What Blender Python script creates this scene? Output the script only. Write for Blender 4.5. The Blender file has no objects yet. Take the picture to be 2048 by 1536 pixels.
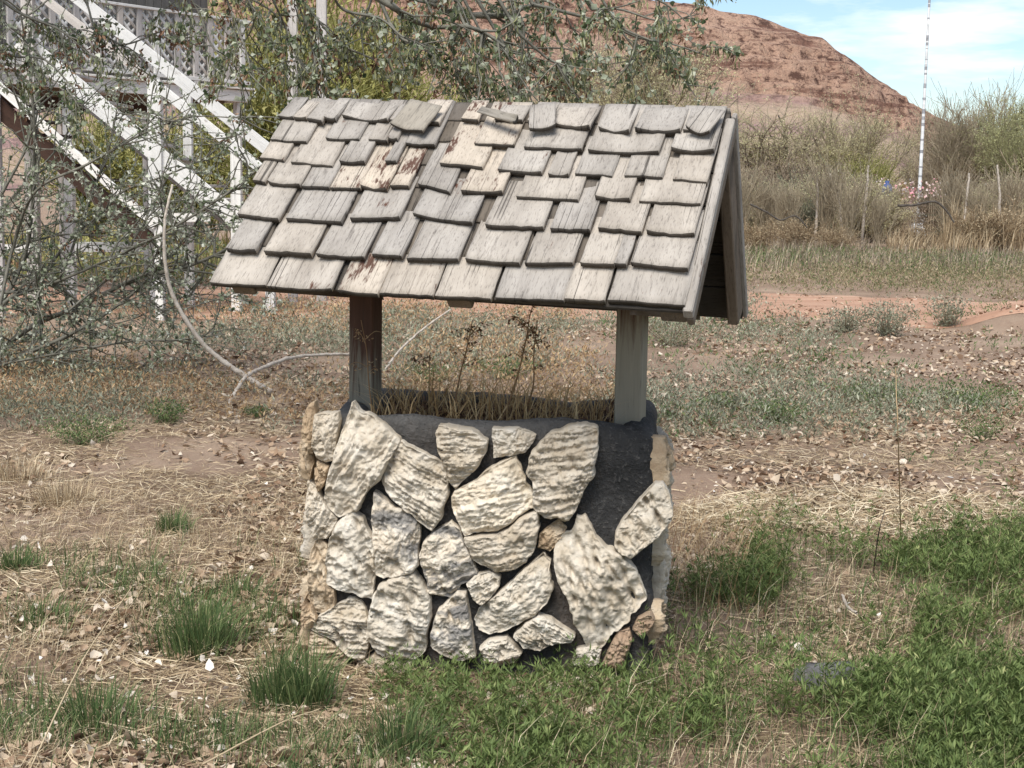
import bpy, math, random
import numpy as np
from mathutils import Matrix, Vector
rng = np.random.default_rng(7); random.seed(7)
SC = bpy.context.scene
COL = SC.collection
PI = math.pi

# ------------------------------------------------------------------ camera
F, CX, CY, HC = 3000., 1024., 768., 1.6        # focal length in photo pixels (2048 wide), eye height
PITCH, ROLL = math.atan((768-375)/3000.), math.radians(1.0)
CAM = np.array([0, 0, HC])
FW = np.array([0, math.cos(PITCH), -math.sin(PITCH)])
_r0 = np.array([1., 0, 0]); _u0 = np.cross(_r0, FW)
RT = _r0*math.cos(ROLL)+_u0*math.sin(ROLL); UP = -_r0*math.sin(ROLL)+_u0*math.cos(ROLL)
cd = bpy.data.cameras.new('camera'); cam = bpy.data.objects.new('camera', cd); COL.objects.link(cam)
cd.sensor_width = 36; cd.lens = F/2048*36; cd.clip_end = 3000; cd.clip_start = .05
m = Matrix.Identity(4)
for i in range(3):
    m[i][0] = RT[i]; m[i][1] = UP[i]; m[i][2] = -FW[i]; m[i][3] = CAM[i]
cam.matrix_world = m
SC.camera = cam

# ------------------------------------------------------------------ sky, sun, exposure
SUN = Vector((-.20, -.58, .80)).normalized()
SUN_STRENGTH, SUN_ANGLE, SKY_STRENGTH, EXPOSURE = 2.3, 32, .066, 1.15
w = bpy.data.worlds.new('World'); SC.world = w; w.use_nodes = True
nt = w.node_tree; nt.nodes.clear()
def N(nt, t, **k):
    n = nt.nodes.new(t)
    for a, b in k.items(): setattr(n, a, b)
    return n
sky = N(nt, 'ShaderNodeTexSky', sky_type='NISHITA', sun_disc=False)
sky.sun_elevation = math.asin(SUN.z); sky.sun_rotation = math.atan2(SUN.x, SUN.y)
sky.air_density = 1.0; sky.dust_density = .25; sky.ozone_density = 3.0
tc = N(nt, 'ShaderNodeTexCoord'); mp = N(nt, 'ShaderNodeMapping')
mp.inputs['Scale'].default_value = (1, 1, 5.5); mp.inputs['Location'].default_value = (.3, .1, .62)
nz = N(nt, 'ShaderNodeTexNoise'); nz.inputs['Scale'].default_value = 4.2; nz.inputs['Detail'].default_value = 9; nz.inputs['Roughness'].default_value = .56
rp = N(nt, 'ShaderNodeValToRGB'); rp.color_ramp.elements[0].position = .48; rp.color_ramp.elements[1].position = .66
mx = N(nt, 'ShaderNodeMixRGB'); mx.inputs[2].default_value = (9.5, 9.4, 9.3, 1)
bg = N(nt, 'ShaderNodeBackground'); bg.inputs['Strength'].default_value = SKY_STRENGTH
wo = N(nt, 'ShaderNodeOutputWorld')
L = nt.links.new
L(tc.outputs['Generated'], mp.inputs['Vector']); L(mp.outputs[0], nz.inputs['Vector']); L(nz.outputs['Fac'], rp.inputs[0])
L(rp.outputs[0], mx.inputs[0]); L(sky.outputs[0], mx.inputs[1]); L(mx.outputs[0], bg.inputs[0]); L(bg.outputs[0], wo.inputs[0])
sl = bpy.data.lights.new('sun', 'SUN'); sl.energy = SUN_STRENGTH; sl.angle = math.radians(SUN_ANGLE); sl.color = (1, .96, .89)
so = bpy.data.objects.new('sun', sl); COL.objects.link(so); so.rotation_euler = SUN.to_track_quat('Z', 'Y').to_euler()
so.location = (-4, -4, 12)
vs = SC.view_settings; vs.view_transform = 'Standard'; vs.look = 'None'; vs.gamma = 1; vs.use_curve_mapping = False; vs.exposure = EXPOSURE
SC.cycles.max_bounces = 5; SC.cycles.diffuse_bounces = 3; SC.cycles.transmission_bounces = 4

# ------------------------------------------------------------------ helpers: projection and noise
def ray(x, y): return FW+RT*(x-CX)/F-UP*(y-CY)/F
def px3(x, y, D):
    d = ray(x, y); return CAM+d*(D/d[1])
def gpx(x, y, z=0):
    d = ray(x, y); return CAM+d*((z-HC)/d[2])
def hit(x, y, o, n):
    d = ray(x, y); return CAM+d*(((o-CAM)@n)/(d@n))
def proj(P):
    d = np.asarray(P, float)-CAM; z = d@FW
    return np.stack([CX+F*(d@RT)/z, CY-F*(d@UP)/z], -1)
def _h(a, b, c):
    n = (a*374761393+b*668265263+c*2147483647) & 0xffffffff
    n = ((n ^ (n >> 13))*1274126177) & 0xffffffff
    n = ((n ^ (n >> 15))*2246822519) & 0xffffffff
    return ((n ^ (n >> 16)) & 0xffffff)/float(0xffffff)
def vn(P):
    P = np.asarray(P, float); i = np.floor(P).astype(np.int64); f = P-i; f = f*f*(3-2*f)
    x, y, z = i[..., 0], i[..., 1], i[..., 2]; fx, fy, fz = f[..., 0], f[..., 1], f[..., 2]
    l = lambda a, b, t: a+(b-a)*t
    return l(l(l(_h(x, y, z), _h(x+1, y, z), fx), l(_h(x, y+1, z), _h(x+1, y+1, z), fx), fy),
             l(l(_h(x, y, z+1), _h(x+1, y, z+1), fx), l(_h(x, y+1, z+1), _h(x+1, y+1, z+1), fx), fy), fz)
def fbm(P, o=4, g=.5):
    P = np.asarray(P, float); s = 0; a = 1; t = 0
    for k in range(o):
        s = s+a*vn(P*2**k+17.3*k); t += a; a *= g
    return s/t                                   # 0..1
def v3(x, y, z=0.): return np.stack([x, y, np.zeros_like(x)+z], -1)
def inpoly(x, y, poly):
    c = np.zeros(len(x), bool); n = len(poly)
    for i in range(n):
        x0, y0 = poly[i][:2]; x1, y1 = poly[(i+1) % n][:2]
        k = ((y0 > y) != (y1 > y)) & (x < (x1-x0)*(y-y0)/((y1-y0) or 1e-9)+x0)
        c ^= k
    return c
def gpoly(pts): return [tuple(gpx(*p)[:2]) for p in pts]

# ------------------------------------------------------------------ helpers: objects
WLOC = {}
def tag(o, label=None, cat=None, group=None, kind=None):
    if label: o['label'] = label
    if cat: o['category'] = cat
    if group: o['group'] = group
    if kind: o['kind'] = kind
    return o
def link(o, parent=None, loc=None, rot=None):
    """loc: world position; parents are never rotated, so the local position is a difference"""
    COL.objects.link(o)
    loc = np.zeros(3) if loc is None else np.asarray(loc, float)
    WLOC[o.name] = loc; b = loc
    if parent: o.parent = parent; b = loc-WLOC[parent.name]
    if rot is not None:
        mm = Matrix.Identity(4)
        for i in range(3):
            for j in range(3): mm[i][j] = rot[j][i]
            mm[i][3] = b[i]
        o.matrix_basis = mm
    else: o.location = b
    return o
def empty(name, loc, label, cat, group=None):
    o = bpy.data.objects.new(name, None); o.empty_display_size = .1
    return tag(link(o, None, loc), label, cat, group)
def mesh(name, V, faces, mat, smooth=False, attrs=None):
    """V (n,3); faces (m,k) array or a list of such arrays"""
    me = bpy.data.meshes.new(name); V = np.ascontiguousarray(V, np.float32).reshape(-1, 3)
    fl = faces if isinstance(faces, list) else [faces]
    fl = [np.asarray(f, np.int32) for f in fl if len(f)]
    me.vertices.add(len(V)); me.vertices.foreach_set('co', V.ravel())
    idx = np.concatenate([f.ravel() for f in fl]); cnt = np.concatenate([np.full(len(f), f.shape[1], np.int32) for f in fl])
    st = np.concatenate([[0], np.cumsum(cnt)[:-1]]).astype(np.int32)
    me.loops.add(len(idx)); me.loops.foreach_set('vertex_index', idx)
    me.polygons.add(len(cnt)); me.polygons.foreach_set('loop_start', st)
    try: me.polygons.foreach_set('loop_total', cnt)
    except Exception: pass
    if smooth: me.polygons.foreach_set('use_smooth', np.ones(len(cnt), bool))
    for k, a in (attrs or {}).items():
        a = np.asarray(a, np.float32)
        if a.ndim == 2:
            at = me.attributes.new(k, 'FLOAT_COLOR', 'POINT'); at.data.foreach_set('color', np.c_[a, np.ones(len(a))].astype(np.float32).ravel())
        else:
            at = me.attributes.new(k, 'FLOAT', 'POINT'); at.data.foreach_set('value', a)
    me.materials.append(mat); me.update(calc_edges=True); me.validate()
    return me
def obj(name, me, parent=None, loc=None, rot=None): return link(bpy.data.objects.new(name, me), parent, loc, rot)
def grid_faces(nu, nv, cu=False):
    i = np.arange(nu if cu else nu-1)[:, None]; j = np.arange(nv-1)[None, :]; i2 = (i+1) % nu
    return np.stack([i*nv+j, i2*nv+j, i2*nv+j+1, i*nv+j+1], -1).reshape(-1, 4)
BOXF = np.array([[0, 3, 2, 1], [4, 5, 6, 7], [0, 1, 5, 4], [1, 2, 6, 5], [2, 3, 7, 6], [3, 0, 4, 7]])
def box_v(sx, sy, sz, c=(0, 0, 0)):
    s = np.array([[-1, -1, -1], [1, -1, -1], [1, 1, -1], [-1, 1, -1], [-1, -1, 1], [1, -1, 1], [1, 1, 1], [-1, 1, 1]])*.5
    return s*np.array([sx, sy, sz])+np.array(c)
def bevbox(name, sx, sy, sz, mat, b=.004):
    """chamfered box, long axis y"""
    hx, hy, hz = sx/2, sy/2, sz/2; b = min(b, hx*.4, hz*.4, hy*.4)
    ring = np.array([[-hx+b, -hz], [hx-b, -hz], [hx, -hz+b], [hx, hz-b], [hx-b, hz], [-hx+b, hz], [-hx, hz-b], [-hx, -hz+b]])
    V = []
    for y, s in ((-hy, .0), (-hy+b, 1), (hy-b, 1), (hy, 0)):
        rr = ring if s else ring-np.sign(ring)*b*.6
        V += [(p[0], y, p[1]) for p in rr]
    f = []
    for k in range(3):
        for i in range(8):
            j = (i+1) % 8; f.append((k*8+i, k*8+j, k*8+8+j, k*8+8+i))
    me = bpy.data.meshes.new(name); me.from_pydata(V, [], f+[tuple(range(8))[::-1], tuple(range(24, 32))]); me.materials.append(mat)
    return me
def norm(v): v = np.asarray(v, float); return v/(np.linalg.norm(v, axis=-1, keepdims=True)+1e-12)
def beam(name, p0, p1, wid, thick, mat, parent, up=(0, 1, 0)):
    """board from p0 to p1; `up` is roughly its thickness direction"""
    p0, p1 = np.asarray(p0, float), np.asarray(p1, float)
    y = norm(p1-p0); z = np.asarray(up, float); z = norm(z-y*(z@y)); x = np.cross(y, z)
    return obj(name, bevbox(name, wid, np.linalg.norm(p1-p0), thick, mat), parent, (p0+p1)/2, (x, y, z))
def tubes(paths, sides=4):
    """paths: list of (pts (n,3), radii (n)); returns V, F, path index per vertex"""
    VV, FF, RR, off = [], [], [], 0
    for pi, (P, r) in enumerate(paths):
        P = np.asarray(P, float); n = len(P); r = np.asarray(r, float)
        t = norm(np.gradient(P, axis=0)); a = np.array([.3, .2, 1.]) if abs(t[0][2]) < .85 else np.array([1., .1, 0])
        u = norm(np.cross(t, a)); v = np.cross(t, u); th = np.arange(sides)*2*PI/sides
        ring = P[:, None]+r[:, None, None]*(u[:, None]*np.cos(th)[None, :, None]+v[:, None]*np.sin(th)[None, :, None])
        VV.append(ring.reshape(-1, 3)); i = np.arange(n-1)[:, None]; j = np.arange(sides)[None]; j2 = (j+1) % sides
        FF.append((np.stack([i*sides+j, i*sides+j2, (i+1)*sides+j2, (i+1)*sides+j], -1)+off).reshape(-1, 4))
        RR.append(np.full(n*sides, pi)); off += n*sides
    return np.concatenate(VV), np.concatenate(FF), np.concatenate(RR)
def smooth_path(pts, n=6):
    """Catmull-Rom through pts"""
    P = np.asarray(pts, float); Q = np.vstack([2*P[0]-P[1], P, 2*P[-1]-P[-2]]); out = []
    for i in range(1, len(Q)-2):
        t = np.linspace(0, 1, n, endpoint=False)[:, None]; a, b, c, d = Q[i-1], Q[i], Q[i+1], Q[i+2]
        out.append(.5*((2*b)+(c-a)*t+(2*a-5*b+4*c-d)*t**2+(3*b-a-3*c+d)*t**3))
    out.append(P[-1:]); return np.concatenate(out)
def leaves(pos, d, nrm, ln, wd, fold=.25, curl=0.):
    """folded diamond leaves: 4 vertices, 2 triangles each (base, side, tip, side)"""
    d = norm(d); n = norm(nrm-d*(nrm*d).sum(-1, keepdims=True)); s = np.cross(d, n)
    ln = np.asarray(ln)[:, None]; wd = np.asarray(wd)[:, None]; cu = np.asarray(curl); cu = cu[:, None] if cu.ndim else cu
    mid = pos+d*ln*.45+n*wd*fold
    V = np.stack([pos, mid+s*wd*.5, pos+d*ln-n*ln*cu, mid-s*wd*.5], 1)
    k = np.arange(len(pos))[:, None]*4
    return V.reshape(-1, 3), np.concatenate([k+np.array([[0, 1, 2]]), k+np.array([[0, 2, 3]])])
def leaves8(pos, d, nrm, ln, wd, curl=.3, cup=.3):
    """ovate curled leaves: 8 vertices each"""
    d = norm(d); n = norm(nrm-d*(nrm*d).sum(-1, keepdims=True)); s = np.cross(d, n); ln = np.asarray(ln)[:, None]; wd = np.asarray(wd)[:, None]
    cu = np.asarray(curl)[:, None] if np.ndim(curl) else curl; cp = np.asarray(cup)[:, None] if np.ndim(cup) else cup
    def pt(t_, w_): return pos+d*ln*t_+s*wd*w_+n*(wd*cp*abs(w_)*2*.5+ln*cu*(t_-.45)**2)
    V = np.stack([pt(0, 0), pt(.28, .46), pt(.66, .40), pt(1, .02), pt(.70, -.36), pt(.30, -.48), pt(.30, 0), pt(.68, 0)], 1)
    k = np.arange(len(pos))[:, None]*8
    return V.reshape(-1, 3), [np.concatenate([k+np.array([f]) for f in ((0, 1, 6), (2, 3, 7), (3, 4, 7), (5, 0, 6))]), np.concatenate([k+np.array([f]) for f in ((1, 2, 7, 6), (4, 5, 6, 7))])]
def blades(pos, h, wd, lean, az, bend=.5):
    """grass blades: 5 vertices, a quad and a triangle"""
    n = len(pos); L_ = np.stack([np.cos(az), np.sin(az), 0*az], -1); S = np.stack([-np.sin(az+.7), np.cos(az+.7), 0*az], -1)
    h = h[:, None]; wd = wd[:, None]; lean = lean[:, None]; Z = np.array([0, 0, 1.])
    mid = pos+Z*h*.55+L_*h*lean*.35; tip = pos+Z*h*(1-.45*np.minimum(lean, 1.6)*bend)+L_*h*lean
    V = np.stack([pos-S*wd*.5, pos+S*wd*.5, mid+S*wd*.4, mid-S*wd*.4, tip], 1)
    k = np.arange(n)[:, None]*5
    return V.reshape(-1, 3), [k+np.array([[0, 1, 2, 3]]), k+np.array([[3, 2, 4]])]
def rep(a, k): return np.repeat(a, k)

# ------------------------------------------------------------------ materials
def newmat(name):
    ma = bpy.data.materials.new(name); ma.use_nodes = True; nt = ma.node_tree
    b = nt.nodes['Principled BSDF']; b.inputs['Roughness'].default_value = .85; b.inputs['Specular IOR Level'].default_value = .25
    return ma, nt, b
def ramp(nt, fac, stops, interp='LINEAR'):
    r = N(nt, 'ShaderNodeValToRGB'); cr = r.color_ramp; cr.interpolation = interp
    while len(cr.elements) < len(stops): cr.elements.new(.5)
    for e, (p, c) in zip(cr.elements, stops):
        e.position = p; e.color = (*(c if hasattr(c, '__len__') else (c, c, c)), 1)
    nt.links.new(fac, r.inputs[0]); return r.outputs[0]
def noise(nt, vec, scale, detail=4, rough=.55, dist=0., w=None):
    n = N(nt, 'ShaderNodeTexNoise'); n.inputs['Scale'].default_value = scale; n.inputs['Detail'].default_value = detail
    n.inputs['Roughness'].default_value = rough; n.inputs['Distortion'].default_value = dist
    if vec is not None: nt.links.new(vec, n.inputs['Vector'])
    return n.outputs['Fac']
def coords(nt, scale=(1, 1, 1), kind='Object', shift=True):
    t = N(nt, 'ShaderNodeTexCoord'); m_ = N(nt, 'ShaderNodeMapping'); m_.inputs['Scale'].default_value = scale
    src = t.outputs[kind]
    if shift:
        oi = N(nt, 'ShaderNodeObjectInfo'); ad = N(nt, 'ShaderNodeVectorMath', operation='MULTIPLY_ADD')
        cb = N(nt, 'ShaderNodeCombineXYZ')
        for k in range(3): nt.links.new(oi.outputs['Random'], cb.inputs[k])
        ad.inputs[1].default_value = (13.7, 7.1, 5.3); nt.links.new(cb.outputs[0], ad.inputs[0]); nt.links.new(src, ad.inputs[2]); src = ad.outputs[0]
    nt.links.new(src, m_.inputs['Vector']); return m_.outputs[0]
def mixc(nt, fac, a, b, blend='MIX'):
    n = N(nt, 'ShaderNodeMixRGB', blend_type=blend)
    for i, v in ((0, fac), (1, a), (2, b)):
        if hasattr(v, 'node'): nt.links.new(v, n.inputs[i])
        elif hasattr(v, '__len__'): n.inputs[i].default_value = (*v[:3], 1)
        else: n.inputs[i].default_value = v
    return n.outputs[0]
def math_(nt, op, a, b=0.):
    n = N(nt, 'ShaderNodeMath', operation=op)
    for i, v in ((0, a), (1, b)):
        if hasattr(v, 'node'): nt.links.new(v, n.inputs[i])
        else: n.inputs[i].default_value = v
    return n.outputs[0]
def bump(nt, b, h, strength=.5, dist=.01, prev=None):
    n = N(nt, 'ShaderNodeBump'); n.inputs['Strength'].default_value = strength; n.inputs['Distance'].default_value = dist
    nt.links.new(h, n.inputs['Height'])
    nt.links.new(n.outputs[0], b.inputs['Normal']); return n
def attr(nt, name):
    n = N(nt, 'ShaderNodeAttribute'); n.attribute_name = name; return n
def leaf_mat(name, stops, transl=.25, rough=.7):
    """colour by the per-leaf random attribute"""
    ma, nt, b = newmat(name); c = ramp(nt, attr(nt, 'rnd').outputs['Fac'], stops)
    nt.links.new(c, b.inputs['Base Color']); b.inputs['Roughness'].default_value = rough
    if transl:
        t = N(nt, 'ShaderNodeBsdfTranslucent'); nt.links.new(c, t.inputs[0]); ms = N(nt, 'ShaderNodeMixShader'); ms.inputs[0].default_value = transl
        nt.links.new(b.outputs[0], ms.inputs[1]); nt.links.new(t.outputs[0], ms.inputs[2]); nt.links.new(ms.outputs[0], nt.nodes['Material Output'].inputs[0])
    return ma
def wood_mat(name, base, dark, pale, peel=None, peel_at=.62, grain=(70, 5, 70), crack=.6):
    """weathered timber, grain along local y; `peel` = old stain left in patches"""
    ma, nt, b = newmat(name); v = coords(nt, grain); v1 = coords(nt, (9, 2.2, 9)); v2 = coords(nt, (230, 34, 230))
    g = noise(nt, v, 1, 5, .65, .4); l = noise(nt, v1, 1, 4, .6, .6); f = noise(nt, v2, 1, 3, .6)
    c = ramp(nt, l, [(.3, base), (.7, pale)])
    oi = N(nt, 'ShaderNodeObjectInfo'); c = mixc(nt, 1., c, ramp(nt, oi.outputs['Random'], [(0, (.80, .79, .78)), (.5, (.95, .93, .90)), (1, (1.05, 1.0, .93))]), 'MULTIPLY')
    c = mixc(nt, ramp(nt, g, [(.30, .85*crack), (.45, 0.)]), c, dark)
    c = mixc(nt, ramp(nt, f, [(.30, .55), (.46, 0.)]), c, dark)
    k = noise(nt, coords(nt, (24, .07, 0)), 1, 0, .4, .0); kl = math_(nt, 'MULTIPLY', ramp(nt, math_(nt, 'ABSOLUTE', math_(nt, 'SUBTRACT', k, .5)), [(.0, 1.), (.010, 0.)]), ramp(nt, noise(nt, coords(nt, (7, 3, 7)), 1, 2), [(.46, 0.), (.56, .9)]))
    c = mixc(nt, kl, c, tuple(x*.5 for x in dark))                                   # long drying splits
    h = math_(nt, 'SUBTRACT', math_(nt, 'ADD', math_(nt, 'MULTIPLY', g, .6), math_(nt, 'MULTIPLY', f, .4)), math_(nt, 'MULTIPLY', kl, .8))
    if peel is not None:
        pm = ramp(nt, math_(nt, 'ADD', noise(nt, coords(nt, (9, 5, 9)), 1, 5, .6, .4), math_(nt, 'MULTIPLY', math_(nt, 'SUBTRACT', noise(nt, coords(nt, (120, 22, 120)), 1, 3, .6), .5), .5)), [(peel_at, 0.), (peel_at+.08, 1.)])
        c = mixc(nt, pm, c, mixc(nt, g, tuple(x*.6 for x in peel), peel))
    nt.links.new(c, b.inputs['Base Color']); b.inputs['Roughness'].default_value = .9
    bump(nt, b, h, .8, .004); return ma
def plain_mat(name, c0, c1, scale=8, bmp=.3, bd=.01, rough=.85, detail=5):
    ma, nt, b = newmat(name); v = coords(nt, (1, 1, 1)); n = noise(nt, v, scale, detail, .6)
    nt.links.new(ramp(nt, n, [(.3, c0), (.7, c1)]), b.inputs['Base Color']); b.inputs['Roughness'].default_value = rough
    bump(nt, b, noise(nt, v, scale*4, 4, .6), bmp, bd); return ma

M = {}
M['shingle'] = wood_mat('weathered_shingle', (.275, .252, .228), (.075, .064, .056), (.45, .42, .385), (.12, .06, .042), .68)
M['shingle_peel'] = wood_mat('shingle_with_old_stain', (.36, .32, .275), (.10, .08, .065), (.53, .475, .41), (.115, .062, .045), .57)
M['shingle_dark'] = wood_mat('grey_loose_shingle', (.24, .22, .19), (.08, .07, .06), (.36, .33, .285))
M['under'] = wood_mat('shade_dark_under_shingle', (.10, .085, .07), (.03, .025, .02), (.17, .15, .13))  # wood darkened to carry the shade of the narrow gaps
M['rafter'] = wood_mat('brown_rafter', (.13, .105, .082), (.03, .024, .019), (.22, .18, .145))
M['butt'] = wood_mat('shadow_dark_end_grain', (.05, .045, .04), (.015, .013, .012), (.09, .08, .07))  # near black: edge and the shadow below it in one colour
M['white_paint'] = wood_mat('old_white_paint', (.64, .64, .63), (.40, .38, .36), (.78, .78, .77), (.42, .38, .35), .64)
M['grey_wood'] = wood_mat('grey_board', (.40, .38, .37), (.2, .18, .17), (.55, .53, .52))
M['maroon'] = wood_mat('maroon_stained_board', (.035, .02, .015), (.012, .008, .006), (.06, .034, .026))
def post_mat(name, edge):
    ma, nt, b = newmat(name); v = coords(nt, (60, 60, 4)); g = noise(nt, v, 1, 5, .6, .5)
    t = N(nt, 'ShaderNodeTexCoord'); s = N(nt, 'ShaderNodeSeparateXYZ'); nt.links.new(t.outputs['Object'], s.inputs[0])
    z = math_(nt, 'ADD', s.outputs[2], math_(nt, 'MULTIPLY', noise(nt, coords(nt, (34, 34, 2.2)), 1, 6, .7, .6), .62))
    c = mixc(nt, g, (.165, .15, .115), (.31, .285, .225))
    c = mixc(nt, ramp(nt, z, [(edge, 0.), (edge+.16, 1.)]), c, mixc(nt, g, (.035, .018, .013), (.12, .065, .045)))
    c = mixc(nt, ramp(nt, g, [(.28, .8), (.36, 0.)]), c, (.06, .05, .04))
    nt.links.new(c, b.inputs['Base Color']); bump(nt, b, g, .6, .004); return ma
M['post'] = post_mat('brown_stained_post', -.02); M['post2'] = post_mat('grey_green_post', .22)
def stone_mat(name, cols, grey):
    ma, nt, b = newmat(name); v = coords(nt, (1, 1, 1)); n1 = noise(nt, v, 11, 6, .6, .3); n2 = noise(nt, v, 90, 5, .7); n3 = noise(nt, v, 34, 5, .65, .5)
    c = ramp(nt, n1, [(.3, cols[0]), (.5, cols[1]), (.7, cols[2])])
    oi = N(nt, 'ShaderNodeObjectInfo'); c = mixc(nt, 1., c, ramp(nt, oi.outputs['Random'], [(0, (.86, .82, .77)), (.4, (1., .97, .93)), (1, (1.02, 1.01, 1.0))]), 'MULTIPLY')
    c = mixc(nt, ramp(nt, n3, [(.28, .5), (.42, 0.)]), c, (.42, .32, .21))
    c = mixc(nt, ramp(nt, n2, [(.25, .5), (.38, 0.)]), c, (.26, .20, .14))
    if grey:
        gv = coords(nt, (3.5, 9, 9)); gn = noise(nt, gv, 1, 5, .65, .9)
        c = mixc(nt, ramp(nt, gn, [(grey, 0.), (grey+.10, .85)]), c, (.165, .16, .158))
    nt.links.new(c, b.inputs['Base Color']); b.inputs['Roughness'].default_value = .95
    h = math_(nt, 'ADD', math_(nt, 'MULTIPLY', n3, .8), math_(nt, 'MULTIPLY', n2, .5)); bump(nt, b, h, 1., .011); return ma
M['stone'] = stone_mat('cream_stone', [(.46, .395, .305), (.565, .512, .43), (.67, .63, .56)], None)
M['stone_grey'] = stone_mat('grey_streaked_stone', [(.50, .43, .34), (.64, .58, .49), (.76, .71, .63)], .47)
M['stone_tan'] = stone_mat('tan_stone', [(.33, .24, .16), (.46, .36, .25), (.60, .51, .39)], None)
M['stone_pink'] = stone_mat('pinkish_stone', [(.30, .21, .15), (.38, .28, .20), (.46, .36, .27)], None)
def mortar_mat():
    ma, nt, b = newmat('black_mortar'); v = coords(nt, (1, 1, 1), shift=False); n1 = noise(nt, v, 7, 6, .6, .4); n2 = noise(nt, v, 70, 5, .7); n3 = noise(nt, coords(nt, (5, 5, 1.6), shift=False), 1, 5, .65, .7)
    c = ramp(nt, n1, [(.3, (.026, .0265, .027)), (.65, (.072, .071, .071))])
    c = mixc(nt, ramp(nt, n3, [(.50, 0.), (.66, .6)]), c, (.19, .155, .13))
    geo = attr(nt, 'wear'); c = mixc(nt, math_(nt, 'MULTIPLY', geo.outputs['Fac'], ramp(nt, n1, [(.3, .55), (.6, 1.)])), c, mixc(nt, n2, (.12, .115, .11), (.30, .285, .265)))
    c = mixc(nt, ramp(nt, n2, [(.54, 0.), (.68, .6)]), c, (.19, .18, .17))
    nt.links.new(c, b.inputs['Base Color']); h = math_(nt, 'ADD', n2, math_(nt, 'ADD', math_(nt, 'MULTIPLY', n1, 1.5), noise(nt, v, 24, 4, .7))); bump(nt, b, h, 1., .030); return ma
M['mortar'] = mortar_mat()
def ground_mat():
    ma, nt, b = newmat('red_brown_earth'); v = coords(nt, (1, 1, 1), shift=False); n1 = noise(nt, v, .9, 6, .6, .4); n2 = noise(nt, v, 26, 6, .7, .3); n3 = noise(nt, v, 120, 4, .7); n4 = noise(nt, v, .25, 4, .6)
    c = ramp(nt, n1, [(.32, (.20, .135, .093)), (.5, (.29, .20, .142)), (.68, (.39, .285, .205))])
    c = mixc(nt, ramp(nt, n2, [(.48, 0.), (.66, .75)]), c, (.36, .27, .19))
    c = mixc(nt, ramp(nt, n3, [(.3, .7), (.44, 0.)]), c, (.07, .045, .032))
    c = mixc(nt, ramp(nt, n4, [(.5, 0.), (.65, .5)]), c, (.25, .19, .14))
    nt.links.new(c, b.inputs['Base Color']); b.inputs['Roughness'].default_value = 1; bump(nt, b, math_(nt, 'ADD', n2, n3), .7, .02); return ma
M['ground'] = ground_mat()
def road_mat():
    ma, nt, b = newmat('bare_red_dirt'); v = coords(nt, (.35, 1.3, 1), shift=False); n1 = noise(nt, v, 1.4, 6, .62, .4); n2 = noise(nt, coords(nt, (1, 1, 1), shift=False), 15, 5, .7)
    c = ramp(nt, n1, [(.3, (.30, .165, .105)), (.5, (.41, .245, .165)), (.7, (.48, .32, .225))])
    c = mixc(nt, ramp(nt, n2, [(.55, 0.), (.7, .5)]), c, (.2, .12, .08))
    nt.links.new(c, b.inputs['Base Color']); b.inputs['Roughness'].default_value = 1; bump(nt, b, n2, .5, .03); return ma
M['road'] = road_mat()
def hill_mat():
    ma, nt, b = newmat('red_hill'); v = coords(nt, (1, 1, 1), shift=False); c = attr(nt, 'col').outputs['Color']; rock = attr(nt, 'rock').outputs['Fac']
    n1 = noise(nt, coords(nt, (.36, .20, .5), shift=False), 1, 6, .68, .2); n2 = noise(nt, coords(nt, (.04, .04, .55), shift=False), 1, 7, .7)
    c = mixc(nt, math_(nt, 'MULTIPLY', rock, ramp(nt, n1, [(.38, .95), (.48, 0.)])), c, (.085, .042, .03))
    sp = noise(nt, coords(nt, (1.1, .8, 1.4), shift=False), 1, 4, .7); c = mixc(nt, math_(nt, 'MULTIPLY', rock, ramp(nt, sp, [(.36, .8), (.46, 0.)])), c, (.10, .05, .036))
    c = mixc(nt, math_(nt, 'MULTIPLY', rock, ramp(nt, n1, [(.53, 0.), (.62, .8)])), c, (.45, .30, .215))
    c = mixc(nt, math_(nt, 'MULTIPLY', rock, ramp(nt, n2, [(.41, .85), (.48, 0.)])), c, (.17, .085, .06))
    nt.links.new(c, b.inputs['Base Color']); b.inputs['Roughness'].default_value = 1; bump(nt, b, math_(nt, 'ADD', n1, math_(nt, 'MULTIPLY', sp, .4)), 1., 2.5); return ma
M['hill'] = hill_mat()
M['bark'] = plain_mat('grey_green_bark', (.10, .095, .075), (.21, .20, .165), 14, .5, .01)
M['bark_dark'] = plain_mat('dark_bark', (.045, .038, .032), (.11, .095, .08), 10, .5, .01)
M['bark_grey'] = plain_mat('grey_twig', (.23, .185, .125), (.40, .335, .235), 10, .3, .01)
M['bark_purple'] = plain_mat('purple_grey_twig', (.19, .145, .10), (.35, .275, .195), 8, .3, .01)
M['stick'] = plain_mat('pale_dead_stick', (.30, .25, .20), (.56, .50, .43), 26, .5, .006)
M['poplar_leaf'] = leaf_mat('silver_poplar_leaf', [(0, (.06, .09, .04)), (.22, (.13, .165, .085)), (.45, (.27, .30, .20)), (.75, (.48, .50, .39)), (1, (.72, .73, .62))], .3)
M['poplar_dull'] = leaf_mat('poplar_catkin', [(0, (.09, .095, .04)), (.4, (.19, .20, .09)), (.75, (.32, .32, .16)), (1, (.50, .50, .36))], .2)
M['dead_cluster'] = leaf_mat('brown_hanging_cluster', [(0, (.09, .045, .03)), (.6, (.22, .125, .075)), (1, (.34, .22, .14))], .1)
M['dead_leaf'] = leaf_mat('fallen_leaf', [(0, (.10, .06, .04)), (.25, (.27, .17, .105)), (.55, (.43, .32, .22)), (.8, (.50, .40, .29)), (1, (.62, .54, .44))], .1)
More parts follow.
